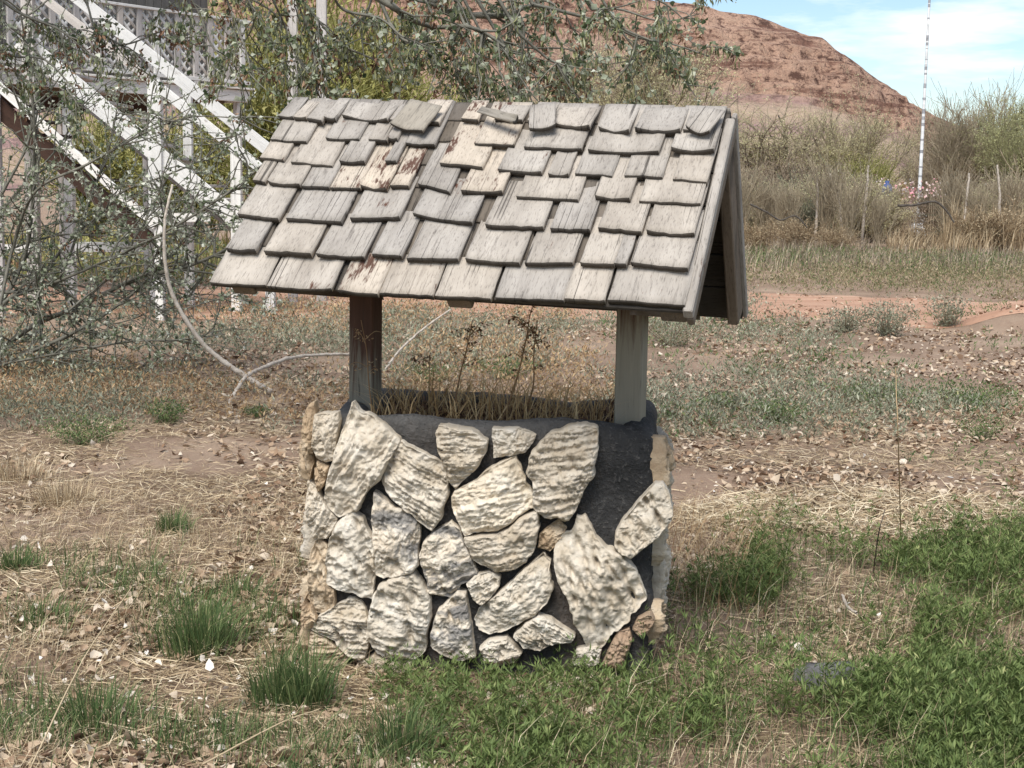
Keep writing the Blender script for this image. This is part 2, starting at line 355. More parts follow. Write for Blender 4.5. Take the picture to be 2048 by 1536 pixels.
M['straw'] = leaf_mat('straw', [(0, (.14, .095, .06)), (.4, (.38, .285, .175)), (.75, (.58, .46, .295)), (1, (.74, .64, .46))], .15)
M['dry_stem'] = leaf_mat('dry_stem', [(0, (.20, .11, .055)), (.5, (.38, .25, .13)), (1, (.55, .41, .24))], .1)
M['grass'] = leaf_mat('green_grass', [(0, (.05, .085, .03)), (.5, (.10, .155, .055)), (.85, (.17, .22, .085)), (1, (.36, .35, .17))], .25)
M['alfalfa'] = leaf_mat('green_forb_leaf', [(0, (.065, .095, .03)), (.5, (.125, .175, .052)), (.85, (.21, .26, .09)), (1, (.40, .41, .18))], .25, .55)
M['sage'] = leaf_mat('grey_green_weed', [(0, (.17, .125, .095)), (.3, (.17, .18, .115)), (.6, (.24, .255, .175)), (1, (.40, .40, .30))], .15)
M['willow'] = leaf_mat('yellow_green_leaf', [(0, (.20, .20, .06)), (.5, (.38, .37, .12)), (1, (.55, .51, .22))], .4)
M['willow_pale'] = leaf_mat('pale_budding_twig', [(0, (.24, .22, .12)), (.5, (.46, .42, .22)), (1, (.60, .55, .31))], .4)
M['twig'] = leaf_mat('budding_twig', [(0, (.24, .19, .15)), (.2, (.42, .35, .26)), (.4, (.56, .50, .32)), (.7, (.66, .62, .34)), (1, (.76, .72, .45))], .45)
M['pale_green'] = leaf_mat('pale_green_leaf', [(0, (.22, .20, .12)), (.4, (.33, .33, .16)), (.7, (.44, .44, .22)), (1, (.56, .55, .30))], .4)
M['verge'] = leaf_mat('verge_growth', [(0, (.09, .11, .045)), (.35, (.15, .17, .07)), (.55, (.27, .22, .13)), (.8, (.38, .30, .19)), (1, (.50, .41, .27))], .2)
M['well_straw'] = leaf_mat('golden_straw', [(0, (.28, .17, .07)), (.5, (.55, .37, .18)), (1, (.76, .58, .33))], .3)
M['reed'] = leaf_mat('dry_reed', [(0, (.22, .15, .09)), (.5, (.40, .30, .18)), (1, (.56, .46, .31))], .15)
M['soil'] = plain_mat('well_soil', (.05, .03, .02), (.15, .09, .06), 18, .8, .02)
M['bluecap'] = plain_mat('blue_plastic', (.012, .05, .20), (.02, .075, .28), 6, 0, .001, .4)
M['pole'] = plain_mat('chipped_white_pole', (.55, .56, .56), (.78, .78, .78), 3, .1, .01)
M['rustpole'] = plain_mat('grey_worn_pole', (.20, .20, .21), (.40, .40, .42), 3, .1, .01)
M['orangewood'] = plain_mat('orange_wood', (.20, .10, .035), (.30, .16, .06), 5, .2, .01)
M['pink'] = leaf_mat('artificial_flower', [(0, (.50, .10, .16)), (.35, (.70, .35, .38)), (.6, (.8, .72, .68)), (.85, (.75, .6, .5)), (1, (.6, .15, .15))], .1)
M['slate'] = plain_mat('dark_slab', (.10, .10, .10), (.19, .185, .18), 12, .5, .008)
def bottle_mat():
    ma, nt, b = newmat('cloudy_plastic'); b.inputs['Base Color'].default_value = (.55, .54, .54, 1); b.inputs['Roughness'].default_value = .35
    b.inputs['Transmission Weight'].default_value = .45; b.inputs['IOR'].default_value = 1.3; return ma
M['bottle'] = bottle_mat()

# ================================================================== GROUND, TRACK, HILL
def gz(x, y):
    x = np.asarray(x, float); y = np.asarray(y, float)
    a = (fbm(v3(x*.5, y*.5), 3)-.5)*.10+(fbm(v3(x*3, y*3, 4.), 3)-.5)*.035
    d = np.hypot(x+.05, y-5.2); k = np.clip((d-.6)/.9, 0, 1)
    mound = .30*np.exp(-(((x-6.35)/.7)**2+((y-18.3)/.8)**2))
    return a*(.35+.65*k)+mound-.01
yy = np.concatenate([np.linspace(-3, 3.4, 24), 3.4*(900/3.4)**np.linspace(0, 1, 330)[1:]])
uu = np.linspace(-1, 1, 181); GX = uu[None]*(np.abs(yy)[:, None]*.62+3.5); GY = np.repeat(yy[:, None], 181, 1)
gme = mesh('ground', np.stack([GX, GY, gz(GX, GY)*np.clip(60/np.maximum(GY, 1), 0, 1)], -1).reshape(-1, 3), grid_faces(len(yy), 181)[:, ::-1], M['ground'], True)
tag(obj('ground', gme), kind='structure')
# bare dirt track crossing behind the well
tx = np.linspace(-14, 26, 220); tv = np.linspace(0, 1, 26)
tn = 18.4+.35*np.sin(tx*.5)+(fbm(v3(tx*.8, tx*0, 3.), 4)-.5)*2.2-np.clip(tx-4, 0, 9)*.28; tf = 23.6+.4*np.sin(tx*.4+1)+(fbm(v3(tx*.7, tx*0, 9.), 4)-.5)*2.2
TX = np.repeat(tx[:, None], 26, 1); TY = tn[:, None]+(tf-tn)[:, None]*tv[None]
TZ = gz(TX, TY)*1.0+.03*np.sin(np.clip(tv, 0, 1)*PI)[None]**.3-.012-.03*np.exp(-((tv-.45)/.06)**2)[None]*0
tag(obj('dirt_track', mesh('dirt_track', np.stack([TX, TY, TZ+.012], -1).reshape(-1, 3), grid_faces(220, 26), M['road'], True)), kind='structure')
# red hill: height field with the ridge seen in the photograph
ridge = [(-900, -160), (-200, -210), (400, -200), (900, -120), (1180, -45), (1310, -8), (1400, 3), (1440, 16), (1505, 22), (1540, 36), (1600, 60), (1645, 68), (1665, 88), (1700, 110), (1740, 142), (1765, 158), (1795, 176), (1806, 192), (1850, 214), (1900, 238), (1950, 262), (2048, 300), (2200, 340), (2500, 372)]
RP = np.array([px3(x, y, 330.) for x, y in ridge])
hx = np.linspace(-235, 190, 440); hy = np.linspace(150, 420, 240)
HXg, HYg = np.meshgrid(hx, hy, indexing='ij')
crest = np.interp(hx, RP[:, 0], RP[:, 2])[:, None]
cy = 330+6*(fbm(v3(hx*.05, hx*0), 3)-.5)[:, None]*2
toe = 185+18*(fbm(v3(hx*.02, hx*0, 5.), 3)[:, None]-.5)
t = np.clip((HYg-toe)/(cy-toe), 0, 1)
gul = np.abs(fbm(np.stack([HXg*.055+HYg*.012, HYg*.010, 0*HXg], -1), 4)-.5)*2
S = .62*t**1.25+.38*t**2.2
thr_ = np.interp(hx, [-60, 0, 15, 52, 75, 95], [.50, .52, .64, .60, .46, .34])[:, None]
rocky = np.clip((t-thr_-.35*(fbm(np.stack([HXg*.02, HYg*.02, 0*HXg+3], -1), 4)-.5))/.12, 0, 1)
back = np.clip((HYg-cy)/90, 0, 1)
HZ = crest*S*(1-.35*back)-1.0
HZ = HZ+(1-rocky)*np.clip(t*8, 0, 1)*(gul-.35)*4.2*np.clip(crest/20, 0, 1)
rk = fbm(np.stack([HXg*.42, HYg*.34, HZ*.5], -1), 4, .66)-.5
HZ = HZ+rocky*np.clip(crest/12, 0, 1)*rk*3.0*np.clip((1-t)*9, .3, 1)
st = 3.1; q = HZ/st+fbm(np.stack([HXg*.03, HYg*.03, 0*HXg], -1), 3)*1.5; fr = q-np.floor(q)      # sandstone ledges
HZ = HZ+rocky*np.clip((t-.45)/.2, 0, 1)*np.clip(crest/25, 0, 1)*(np.clip((fr-.6)/.25, 0, 1)-fr)*st*.95*np.clip((1-t)*9, 0, 1)
band = np.sin(HZ*1.05+3*fbm(np.stack([HXg*.03, HYg*.03, 0*HXg+8], -1), 3))*.5+.5
lo = np.array([.47, .355, .255])*(1-band[..., None])+np.array([.37, .255, .205])*band[..., None]
lo = np.where((band > .86)[..., None], np.array([.34, .22, .20]), lo)
hi_n = fbm(np.stack([HXg*.05, HYg*.05, HZ*.2], -1), 4)[..., None]
hi = np.array([.39, .225, .155])*(1-hi_n)+np.array([.53, .36, .265])*hi_n
col = lo*(1-rocky[..., None])+hi*rocky[..., None]
tag(obj('hill', mesh('hill', np.stack([HXg, HYg, HZ], -1).reshape(-1, 3), grid_faces(440, 240), M['hill'], False, {'col': col.reshape(-1, 3), 'rock': (.18+.82*rocky).ravel()})), kind='structure')

# ================================================================== WISHING WELL
A_W = math.radians(5.0)
WX = np.array([math.cos(A_W), -math.sin(A_W), 0]); WY = np.array([math.sin(A_W), math.cos(A_W), 0]); WZ = np.array([0, 0, 1.])
WO = gpx(965, 1336)
uL = (hit(636, 1080, WO, WY)-WO)@WX; uR = (hit(1308, 1080, WO, WY)-WO)@WX
WH = hit(980, 846, WO, WY)[2]; WD = .84
well = empty('wishing_well', (WO[0], WO[1]+.4, 0), 'roofed wishing well with cream stones set in black mortar and grey wooden shingles', 'wishing well')
def ring_path(n):
    """rounded rectangle, counter-clockwise from above; returns (u,v) and outward normal"""
    r = .05; cs = [(uL+r, r, PI, 1.5*PI), (uR-r, r, 1.5*PI, 2*PI), (uR-r, WD-r, 0, .5*PI), (uL+r, WD-r, .5*PI, PI)]
    P = []; Nn = []
    for k, (cu, cv, a0, a1) in enumerate(cs):
        for a in np.linspace(a0, a1, 7): P.append((cu+r*math.cos(a), cv+r*math.sin(a))); Nn.append((math.cos(a), math.sin(a)))
        nx = cs[(k+1) % 4]; p1 = (nx[0]+r*math.cos(nx[2]), nx[1]+r*math.sin(nx[2])); p0 = P[-1]; nn = Nn[-1]
        for s in np.linspace(0, 1, n+2)[1:-1]: P.append((p0[0]+(p1[0]-p0[0])*s, p0[1]+(p1[1]-p0[1])*s)); Nn.append(nn)
    return np.array(P), np.array(Nn)
RPth, RN = ring_path(70)
prof = [(0, -.06+(WH+.02)*k/44.) for k in range(44)]
prof += [(-.008, WH-.022), (-.02, WH-.008), (-.036, WH), (-.06, WH+.004), (-.085, WH+.002), (-.105, WH-.008), (-.118, WH-.024), (-.124, WH-.05)]
prof += [(-.125, WH-.05-.03*k) for k in range(1, 9)]
prof = np.array(prof); nP = len(RPth); nQ = len(prof)
U2 = RPth[:, None]+RN[:, None]*prof[None, :, :1]; Zc = np.repeat(prof[None, :, 1], nP, 0)
W3 = WO+U2[..., :1]*WX+U2[..., 1:]*WY+Zc[..., None]*WZ
nd = (fbm(W3*9, 4)-.5)*.040+(fbm(W3*42, 3)-.5)*.018
top = np.clip((Zc-WH+.12)/.12, 0, 1)
W3 = W3+(RN[:, None, :1]*WX+RN[:, None, 1:]*WY)*nd[..., None]*(1-.4*top[..., None])+WZ*((fbm(v3(U2[..., 0]*4, U2[..., 1]*4, 2.), 4)-.5)*.075*top)[..., None]
# back wall is broken and a little lower
W3[..., 2] -= top*np.clip((U2[..., 1]-.5)/.3, 0, 1)*.02
wear = np.clip((Zc-(WH-.085))/.08, 0, 1)*np.clip(1.25-(U2[..., 0]+.05)*2.6, 0.05, 1)
well_wall = obj('wall', mesh('wall', (W3-WO).reshape(-1, 3), grid_faces(nP, nQ, True), M['mortar'], True, {'wear': wear.ravel()}), well, WO)
# soil inside
su = np.linspace(uL+.1, uR-.1, 50); sv = np.linspace(.1, WD-.1, 36); SU, SV = np.meshgrid(su, sv, indexing='ij')
SP = WO+SU[..., None]*WX+SV[..., None]*WY+WZ*(WH-.085+.05*fbm(v3(SU*9, SV*9), 4)+.03*(SV-.3))[..., None]
obj('soil', mesh('soil', (SP-WO).reshape(-1, 3), grid_faces(50, 36)[:, ::-1], M['soil'], True), well, WO)

# ---- stones: outlines in the photograph, laid on the wall's front plane
def C_(pts): return [(580+x/2.695, 780+y/2.695) for x, y in pts]
def D_(pts): return [(980+x/2.695, 780+y/2.695) for x, y in pts]
# (outline, ridge angle deg, ridge strength, ridge count per metre, pit count, thickness, material)
ST = [
 (C_([(130,130),(250,130),(262,170),(240,380),(195,385),(145,370),(122,300)]), 80, .5, 30, 0, .055, 'stone'),
 (C_([(330,95),(420,150),(580,270),(575,310),(500,430),(480,490),(400,560),(370,640),(270,670),(195,620),(180,580),(215,440),(260,290),(300,170)]), 64, 1.3, 26, 0, .075, 'stone'),
 (C_([(600,290),(700,340),(800,390),(845,450),(845,580),(800,700),(765,755),(690,700),(620,640),(540,580),(495,500),(510,440),(545,350)]), -27, 1.2, 34, 0, .065, 'stone'),
 (C_([(805,200),(920,210),(1000,225),(1058,275),(1050,340),(1000,430),(940,480),(890,530),(855,500),(835,410),(800,330),(788,240)]), 4, 1.2, 40, 0, .06, 'stone'),
 (C_([(92,500),(140,530),(180,600),(255,690),(240,750),(200,800),(130,800),(95,720),(88,600)]), 62, .9, 40, 0, .05, 'stone'),
 (C_([(140,810),(200,835),(190,930),(196,1045),(236,1075),(240,1160),(200,1200),(135,1200),(100,1100),(100,950),(112,870)]), 80, .6, 30, 6, .055, 'stone_tan'),
 (C_([(130,65),(138,120),(128,200),(122,300),(124,400),(100,490),(75,400),(62,290),(70,150),(95,85)]), 85, .5, 30, 2, .045, 'stone_tan'),
 (C_([(95,1090),(140,1210),(150,1230),(110,1290),(80,1290),(62,1240),(66,1160)]), 70, .5, 30, 3, .045, 'stone_tan'),
 (C_([(130,420),(150,380),(210,410),(205,450),(180,520),(150,555),(140,500)]), 60, .6, 30, 2, .045, 'stone_tan'),
 (C_([(340,660),(385,700),(430,780),(450,850),(455,960),(440,1130),(390,1120),(330,1080),(270,1075),(205,1040),(195,930),(215,800),(260,720),(300,690)]), 20, .5, 30, 14, .065, 'stone'),
 (C_([(455,560),(510,600),(565,640),(625,645),(690,690),(690,950),(670,965),(600,1000),(500,1020),(465,980),(455,850),(440,700)]), 82, .8, 22, 3, .07, 'stone_grey'),
 (C_([(865,715),(905,760),(940,850),(980,930),(1003,1010),(920,1050),(870,1120),(800,1120),(740,1090),(730,1020),(700,890),(720,820),(790,760)]), 24, .9, 24, 4, .065, 'stone_grey'),
 (C_([(310,1130),(370,1150),(400,1200),(415,1270),(420,1360),(395,1460),(320,1440),(270,1400),(240,1350),(180,1330),(115,1300),(160,1220),(240,1170)]), -4, 1.2, 38, 6, .07, 'stone'),
 (C_([(600,1005),(660,1000),(710,1050),(745,1140),(750,1230),(720,1420),(690,1450),(560,1450),(470,1420),(425,1350),(420,1230),(450,1120),(490,1050)]), -10, .9, 38, 10, .07, 'stone'),
 (C_([(900,1090),(945,1100),(960,1180),(980,1300),(995,1440),(900,1460),(800,1420),(755,1380),(770,1260),(800,1190)]), 40, .6, 28, 5, .055, 'stone_grey'),
 (C_([(950,1045),(1000,1000),(1070,985),(1130,1010),(1125,1060),(1080,1120),(1030,1165),(990,1130)]), 30, .6, 40, 2, .05, 'stone'),
 (C_([(110,1310),(200,1345),(260,1400),(310,1450),(290,1520),(150,1510),(100,1390)]), 4, 1.2, 46, 0, .05, 'stone_tan'),
 (C_([(370,1470),(450,1430),(560,1462),(650,1470),(650,1530),(480,1545),(390,1520)]), 10, .6, 30, 2, .05, 'stone'),
 (D_([(15,210),(150,205),(245,245),(230,285),(190,335),(120,355),(20,365)]), 50, .35, 20, 0, .04, 'stone'),
 (D_([(455,205),(520,195),(570,215),(572,330),(560,450),(510,530),(480,610),(445,660),(425,690),(330,690),(270,670),(235,620),(230,500),(205,440),(215,370),(260,290),(340,235)]), 10, 1.3, 44, 2, .07, 'stone'),
 (C_([(870,580),(900,550),(990,500),(1060,440),(1090,415),(1140,400),(1208,370),(1243,430),(1263,500),(1293,570),(1313,640),(1228,680),(1170,725),(1120,762),(1020,772),(945,788),(905,710),(880,640)]), 14, .9, 32, 0, .07, 'stone_grey2'),
 (C_([(945,803),(1020,789),(1120,779),(1175,744),(1235,694),(1320,665),(1340,740),(1335,800),(1310,870),(1270,930),(1180,975),(1110,980),(1030,950),(985,910),(960,850)]), 12, .8, 30, 2, .07, 'stone'),
 (D_([(370,705),(412,745),(390,790),(350,840),(325,870),(260,845),(268,780),(310,740)]), 50, .5, 40, 0, .04, 'stone_tan'),
 (D_([(470,690),(515,690),(545,740),(570,800),(620,850),(700,890),(760,950),(795,1000),(800,1040),(832,1130),(790,1180),(750,1210),(730,1270),(660,1320),(600,1390),(530,1390),(500,1330),(450,1250),(430,1150),(390,1080),(350,970),(345,880),(390,800),(440,770)]), 70, .35, 20, 34, .08, 'stone'),
 (D_([(890,515),(930,520),(965,570),(980,650),(975,710),(900,800),(830,850),(760,905),(710,890),(675,840),(680,770),(720,700),(780,630),(830,570)]), 45, .5, 26, 24, .075, 'stone'),
 (D_([(280,895),(315,930),(320,980),(330,1080),(300,1150),(240,1210),(160,1260),(60,1310),(0,1320),(-60,1300),(-88,1240),(-60,1190),(20,1120),(100,1050),(180,970)]), 38, .8, 22, 2, .065, 'stone'),
 (D_([(260,1215),(330,1240),(390,1290),(450,1330),(430,1360),(330,1370),(270,1400),(180,1390),(130,1330),(190,1260)]), -25, 1.2, 34, 3, .07, 'stone'),
 (D_([(0,1345),(90,1335),(140,1390),(170,1420),(140,1470),(40,1490),(-30,1460),(-60,1390)]), 10, .8, 34, 2, .05, 'stone'),
 (D_([(860,1205),(800,1230),(770,1290),(800,1330),(850,1310),(885,1240)]), 20, .3, 20, 0, .05, 'stone_pink'),
 (D_([(750,1290),(690,1310),(640,1400),(600,1490),(700,1500),(740,1430),(765,1350)]), 60, .3, 20, 0, .05, 'stone_pink'),
 (D_([(470,1400),(530,1380),(600,1400),(590,1470),(500,1500),(440,1470)]), 10, .5, 30, 2, .04, 'stone'),
]
M['stone_grey2'] = stone_mat('cream_stone_with_grey_corner', [(.5, .42, .31), (.66, .59, .48), (.76, .71, .62)], .64)
def make_stone(uv, ang, rs, rf, pits, T, mat, axes, origin, seed, parent):
    """uv: outline (m) in the face's own plane; relief: layered ridges, pits and rough noise"""
    r_ = np.random.default_rng(seed); uv = np.asarray(uv, float)
    if ((uv[:, 0]*np.roll(uv[:, 1], -1)-np.roll(uv[:, 0], -1)*uv[:, 1]).sum()) < 0: uv = uv[::-1]
    seg = np.linalg.norm(np.roll(uv, -1, 0)-uv, axis=1); cum = np.concatenate([[0], np.cumsum(seg)]); cl = np.vstack([uv, uv[:1]])
    NA = 200; s = np.linspace(0, cum[-1], NA, endpoint=False); ol = np.stack([np.interp(s, cum, cl[:, k]) for k in (0, 1)], 1)
    c = ol.mean(0); d = ol-c; jit = 1+.09*(fbm(np.c_[ol*34, np.full(NA, seed*3.1)], 3)-.5)*2; d *= jit[:, None]*1.035
    n_ = 62 if seed < 60 else 38 if seed < 80 else 18; e_ = np.array([1, .996, .982, .95]); tt = np.concatenate([-e_, np.linspace(-.91, .91, n_), e_[::-1]])
    gx, gy = np.meshgrid(tt, tt, indexing='ij'); du, dv = gx*np.sqrt(1-gy*gy/2), gy*np.sqrt(1-gx*gx/2)      # square grid to disc, then to the outline
    rr = np.minimum(np.hypot(du, dv), 1); ta = (np.arctan2(dv, du)/(2*PI) % 1)*NA; dp = np.vstack([d, d[:1]])
    P = c+rr[..., None]*np.stack([np.interp(ta, np.arange(NA+1), dp[:, k]) for k in (0, 1)], -1)
    edge = np.interp(1-rr, [0, .004, .018, .05, .1, 1], [-.02, .60*T, .88*T, .97*T, T, T*1.06]); Z = edge.copy()
    q3 = lambda f, k: np.concatenate([P*f, np.full(P.shape[:2]+(1,), seed*k)], -1)
    a = math.radians(ang); q = -P[..., 0]*math.sin(a)+P[..., 1]*math.cos(a); al = P[..., 0]*math.cos(a)+P[..., 1]*math.sin(a)
    nz_ = fbm(np.stack([al*5, q*16, 0*q+seed*7.7], -1), 4)
    qq = q*rf*.55+nz_*2.1; f = qq-np.floor(qq); saw = np.where(f < .82, f/.82, (1-f)/.18)          # broken layers
    qa = q*rf*1.7+fbm(np.stack([al*16, q*30, 0*q+seed], -1), 3)*2; f2 = qa-np.floor(qa)
    body = np.clip((1-rr)/.07, 0, 1); rad = np.linalg.norm(d, axis=1).mean()
    fine = (1-np.abs(2*fbm(q3(30, 1.3), 4, .62)-1)-.72)*.55+(fbm(q3(85, 3.3), 2, .6)-.5)*.5
    bl = fbm(q3(17, 6.1), 2)*7; blk_ = (np.floor(bl)+np.clip((bl-np.floor(bl)-.5)/.16+.5, 0, 1))/7-.5      # stepped breaks
    for _ in range(5):                                                        # broken flat facets
        a2 = r_.uniform(0, 2*PI); Z = np.minimum(Z, T*1.04-(((P-c)@np.array([math.cos(a2), math.sin(a2)]))-rad*r_.uniform(.1, .75))*r_.uniform(.12, .55))
    Z = np.maximum(Z, np.minimum(edge, T*.42))
    Z = Z+body*((saw-.5)*.0105*rs+(f2-.5)*.014*rs*fbm(q3(9, 4.3), 2)+(fbm(q3(7, 2.3), 3)-.5)*.012+fine*.030+(1-np.abs(2*fbm(q3(64, 9.1), 3, .6)-1)-.7)*.008+blk_*.034)
    Z = Z+np.clip((rr-.55)/.4, 0, 1)**2*(fbm(q3(15, 5.), 3)-.62)*.035*np.clip((1-rr)/.03, 0, 1)
    for k in range(pits):
        i = r_.integers(NA); pc = c+d[i]*math.sqrt(r_.random())*.85; R_ = r_.uniform(.007, .017); e = (P-pc)@np.array([[1, .25], [.25, .55]])*1.2
        Z = Z-np.exp(-((e**2).sum(-1))/(R_*R_))*r_.uniform(.014, .030)*body
    X, Yv, Zn = axes; V = np.concatenate([P-c, Z[..., None]], -1).reshape(-1, 3)
    me = mesh('stone', V, grid_faces(len(tt), len(tt)), M[mat], False)
    return obj('stone', me, parent, origin+c[0]*X+c[1]*Yv, (X, Yv, Zn))
for k, (poly, ang, rs, rf, pits, T, mt) in enumerate(ST):
    uv = [((h-WO)@WX, (h-WO)@WZ) for h in (hit(x, y, WO-WY*T*.7, WY) for x, y in poly)]
    make_stone(uv, ang, rs, rf, pits, T, mt, (WX, WZ, -WY), WO, k+1, well_wall)
# stones on the two side walls and the back (v = distance back from the front face)
r2 = np.random.default_rng(5)
def blob(cu, cv, a, b):
    th = np.linspace(0, 2*PI, 9, endpoint=False); return [(cu+a*math.cos(t)*r2.uniform(.75, 1.1), cv+b*math.sin(t)*r2.uniform(.75, 1.1)) for t in th]
LO = WO+WX*uL; RO = WO+WX*uR; BO = WO+WY*WD
kk = 60
for cv, cz, a, b, T, mt in ((.07, .70, .07, .13, .06, 'stone_tan'), (.06, .44, .06, .12, .062, 'stone'), (.055, .24, .055, .11, .055, 'stone_tan'), (.05, .08, .06, .08, .06, 'stone_tan'),
                            (.24, .64, .08, .12, .055, 'stone'), (.24, .36, .09, .10, .06, 'stone'), (.25, .12, .09, .09, .055, 'stone'), (.45, .52, .10, .13, .06, 'stone'), (.47, .20, .10, .12, .06, 'stone_tan'), (.68, .6, .09, .11, .06, 'stone'), (.68, .3, .1, .13, .06, 'stone')):
    kk += 1; make_stone([(-x, y) for x, y in blob(cv, cz, a, b)], r2.uniform(0, 90), .8, 30, 4, T, mt, (-WY, WZ, -WX), LO, kk, well_wall)
for cv, cz, a, b, T, mt in ((.06, .70, .05, .12, .045, 'stone_tan'), (.08, .46, .055, .10, .05, 'stone'), (.06, .17, .05, .08, .045, 'stone_tan'), (.24, .6, .09, .13, .05, 'stone'), (.25, .3, .1, .12, .05, 'stone'), (.5, .5, .12, .14, .05, 'stone'), (.5, .18, .12, .12, .05, 'stone'), (.7, .62, .08, .1, .05, 'stone')):
    kk += 1; make_stone(blob(cv, cz, a, b), r2.uniform(0, 90), .6, 30, 8, T, mt, (WY, WZ, WX), RO, kk, well_wall)
for i in range(5):
    for j in range(2):
        kk += 1; make_stone(blob(-(uL+.13+i*(uR-uL-.26)/4), .2+.34*j, .1, .14), r2.uniform(0, 90), .8, 30, 4, .06, 'stone', (-WX, WZ, WY), BO, kk, well_wall)

# ---- roof frame (solved from its corners in the photograph: turned 18 degrees, leaning back a little)
RC = np.array([-.0400, 5.1491, 1.8773]); yaw, tb, tr_ = .31165, .09244, .01923; RL, RH, RR_ = 1.561, .541, .663
def rotv(v, k, a): return v*math.cos(a)+np.cross(k, v)*math.sin(a)+k*(k@v)*(1-math.cos(a))
X0 = np.array([math.cos(yaw), -math.sin(yaw), 0]); Y0 = np.array([math.sin(yaw), math.cos(yaw), 0])
RY = rotv(Y0, X0, -tb); RZ = rotv(WZ, X0, -tb); RX = rotv(X0, RY, tr_); RZ = rotv(RZ, RY, tr_)
FUP = norm(RY*RH+RZ*RR_); FN = norm(np.cross(RX, FUP)); FN = FN if FN[1] < 0 else -FN          # front slope: up direction and outward normal
BUP = norm(-RY*RH+RZ*RR_); BN = norm(np.cross(BUP, RX)); BN = BN if BN[1] > 0 else -BN
SLOPE = math.hypot(RH, RR_)
_rm = bevbox('roof', .03, RL-.06, .05, M['rafter'])                      # the ridge board carries the rest of the roof
_ax = np.array([np.cross(RX, RZ), RX, RZ])
for v in _rm.vertices: v.co = Vector(np.array(v.co)@_ax)
roof = obj('roof', _rm, well, RC-RZ*.075)
def ruv(x, y, lift=.02):
    h = hit(x, y, RC+FN*lift, FN)-RC; return h@RX, h@FUP
eL, eR = ruv(424, 574), ruv(1372, 616)
# sheathing boards, front and back (tops 4 mm below the shingle plane)
def slope_board(name, u0, u1, v0, v1, upv, nv, off, th, mat, parent, lengthwise=True):
    c = RC+RX*(u0+u1)/2+upv*(v0+v1)/2+nv*(off-th/2)
    if lengthwise: return obj(name, bevbox(name, abs(v1-v0), abs(u1-u0), th, mat), parent, c, (-upv if nv is FN else upv, RX, np.cross(-upv if nv is FN else upv, RX)))
    x = np.cross(upv, nv); return obj(name, bevbox(name, abs(u1-u0), abs(v1-v0), th, mat), parent, c, (x, upv, nv))
nb = 6
for k in range(nb):
    v0 = -SLOPE*(k+1)/nb+.004; v1 = -SLOPE*k/nb-.004
    slope_board('sheathing_board', -RL/2+.03, RL/2-.012, v0, v1, FUP, FN, -.004, .014, M['butt'], roof)
    slope_board('sheathing_board', -RL/2+.03, RL/2-.012, v0, v1, BUP, BN, -.004, .014, M['butt'], roof)
for s in (-RL/2+.10, .06, RL/2-.05):                                              # rafters with tails showing below the eave
    slope_board('rafter', s-.04, s+.04, -SLOPE+.012, -.02, FUP, FN, -.022, .045, M['rafter'], roof, False)
    if s < .5: slope_board('rafter', s-.035, s+.035, -SLOPE+.09, -.02, BUP, BN, -.022, .06, M['rafter'], roof, False)
slope_board('barge_rafter', RL/2-.045, RL/2-.006, -SLOPE+.055, -.05, BUP, BN, -.021, .095, M['rafter'], roof, False)
slope_board('rake_trim', RL/2-.010, RL/2+.006, -SLOPE+.012, -.02, BUP, BN, .012, .030, M['shingle'], roof, False)
# pale weathered rake board along the right edge of the front slope
eT = ruv(1464, 232); eB = ruv(1378, 618)
p0 = RC+RX*eB[0]+FUP*eB[1]; p1 = RC+RX*eT[0]+FUP*eT[1]
beam('rake_board', p0-FN*.006+RX*-.006, p1-FN*.006+RX*-.006, .030, .036, M['shingle'], roof, FN)
beam('rake_board', p0-FN*.040-RX*.002, p1-FN*.040-RX*.002, .022, .030, M['rafter'], roof, FN)
# triangular gable panels of horizontal boards, above the posts
for s in (-RL/2+.16, RL/2-.17):
    for k in range(5):
        z0 = -RR_-.02+k*.125; z1 = z0+.12; y0 = RH*(-z0)/RR_-.05; y1 = RH*(-z1)/RR_-.05
        if y1 < .02: continue
        V = [RX*sx*.01+RY*y+RZ*z for sx in (-1, 1) for y, z in ((-y0, z0), (y0, z0), (y1, z1), (-y1, z1))]
        me = mesh('gable_board', np.array(V)@np.array([RX, RY, RZ]).T@np.eye(3), np.array([[0, 1, 2, 3], [7, 6, 5, 4], [0, 4, 5, 1], [1, 5, 6, 2], [2, 6, 7, 3], [3, 7, 4, 0]]), M['rafter'])
        # local y must run along the board for the grain: swap axes
        co = np.array([v.co for v in me.vertices]); 
        for i, v in enumerate(me.vertices): v.co = (co[i][2], co[i][1], -co[i][0])
        obj('gable_board', me, roof, RC+RX*s, (RZ, RY, -RX))
blk = px3(1455, 355, 4.98); beam('purlin_end', blk-RX*.03, blk+RX*.012, .022, .048, M['shingle'], roof, RZ)

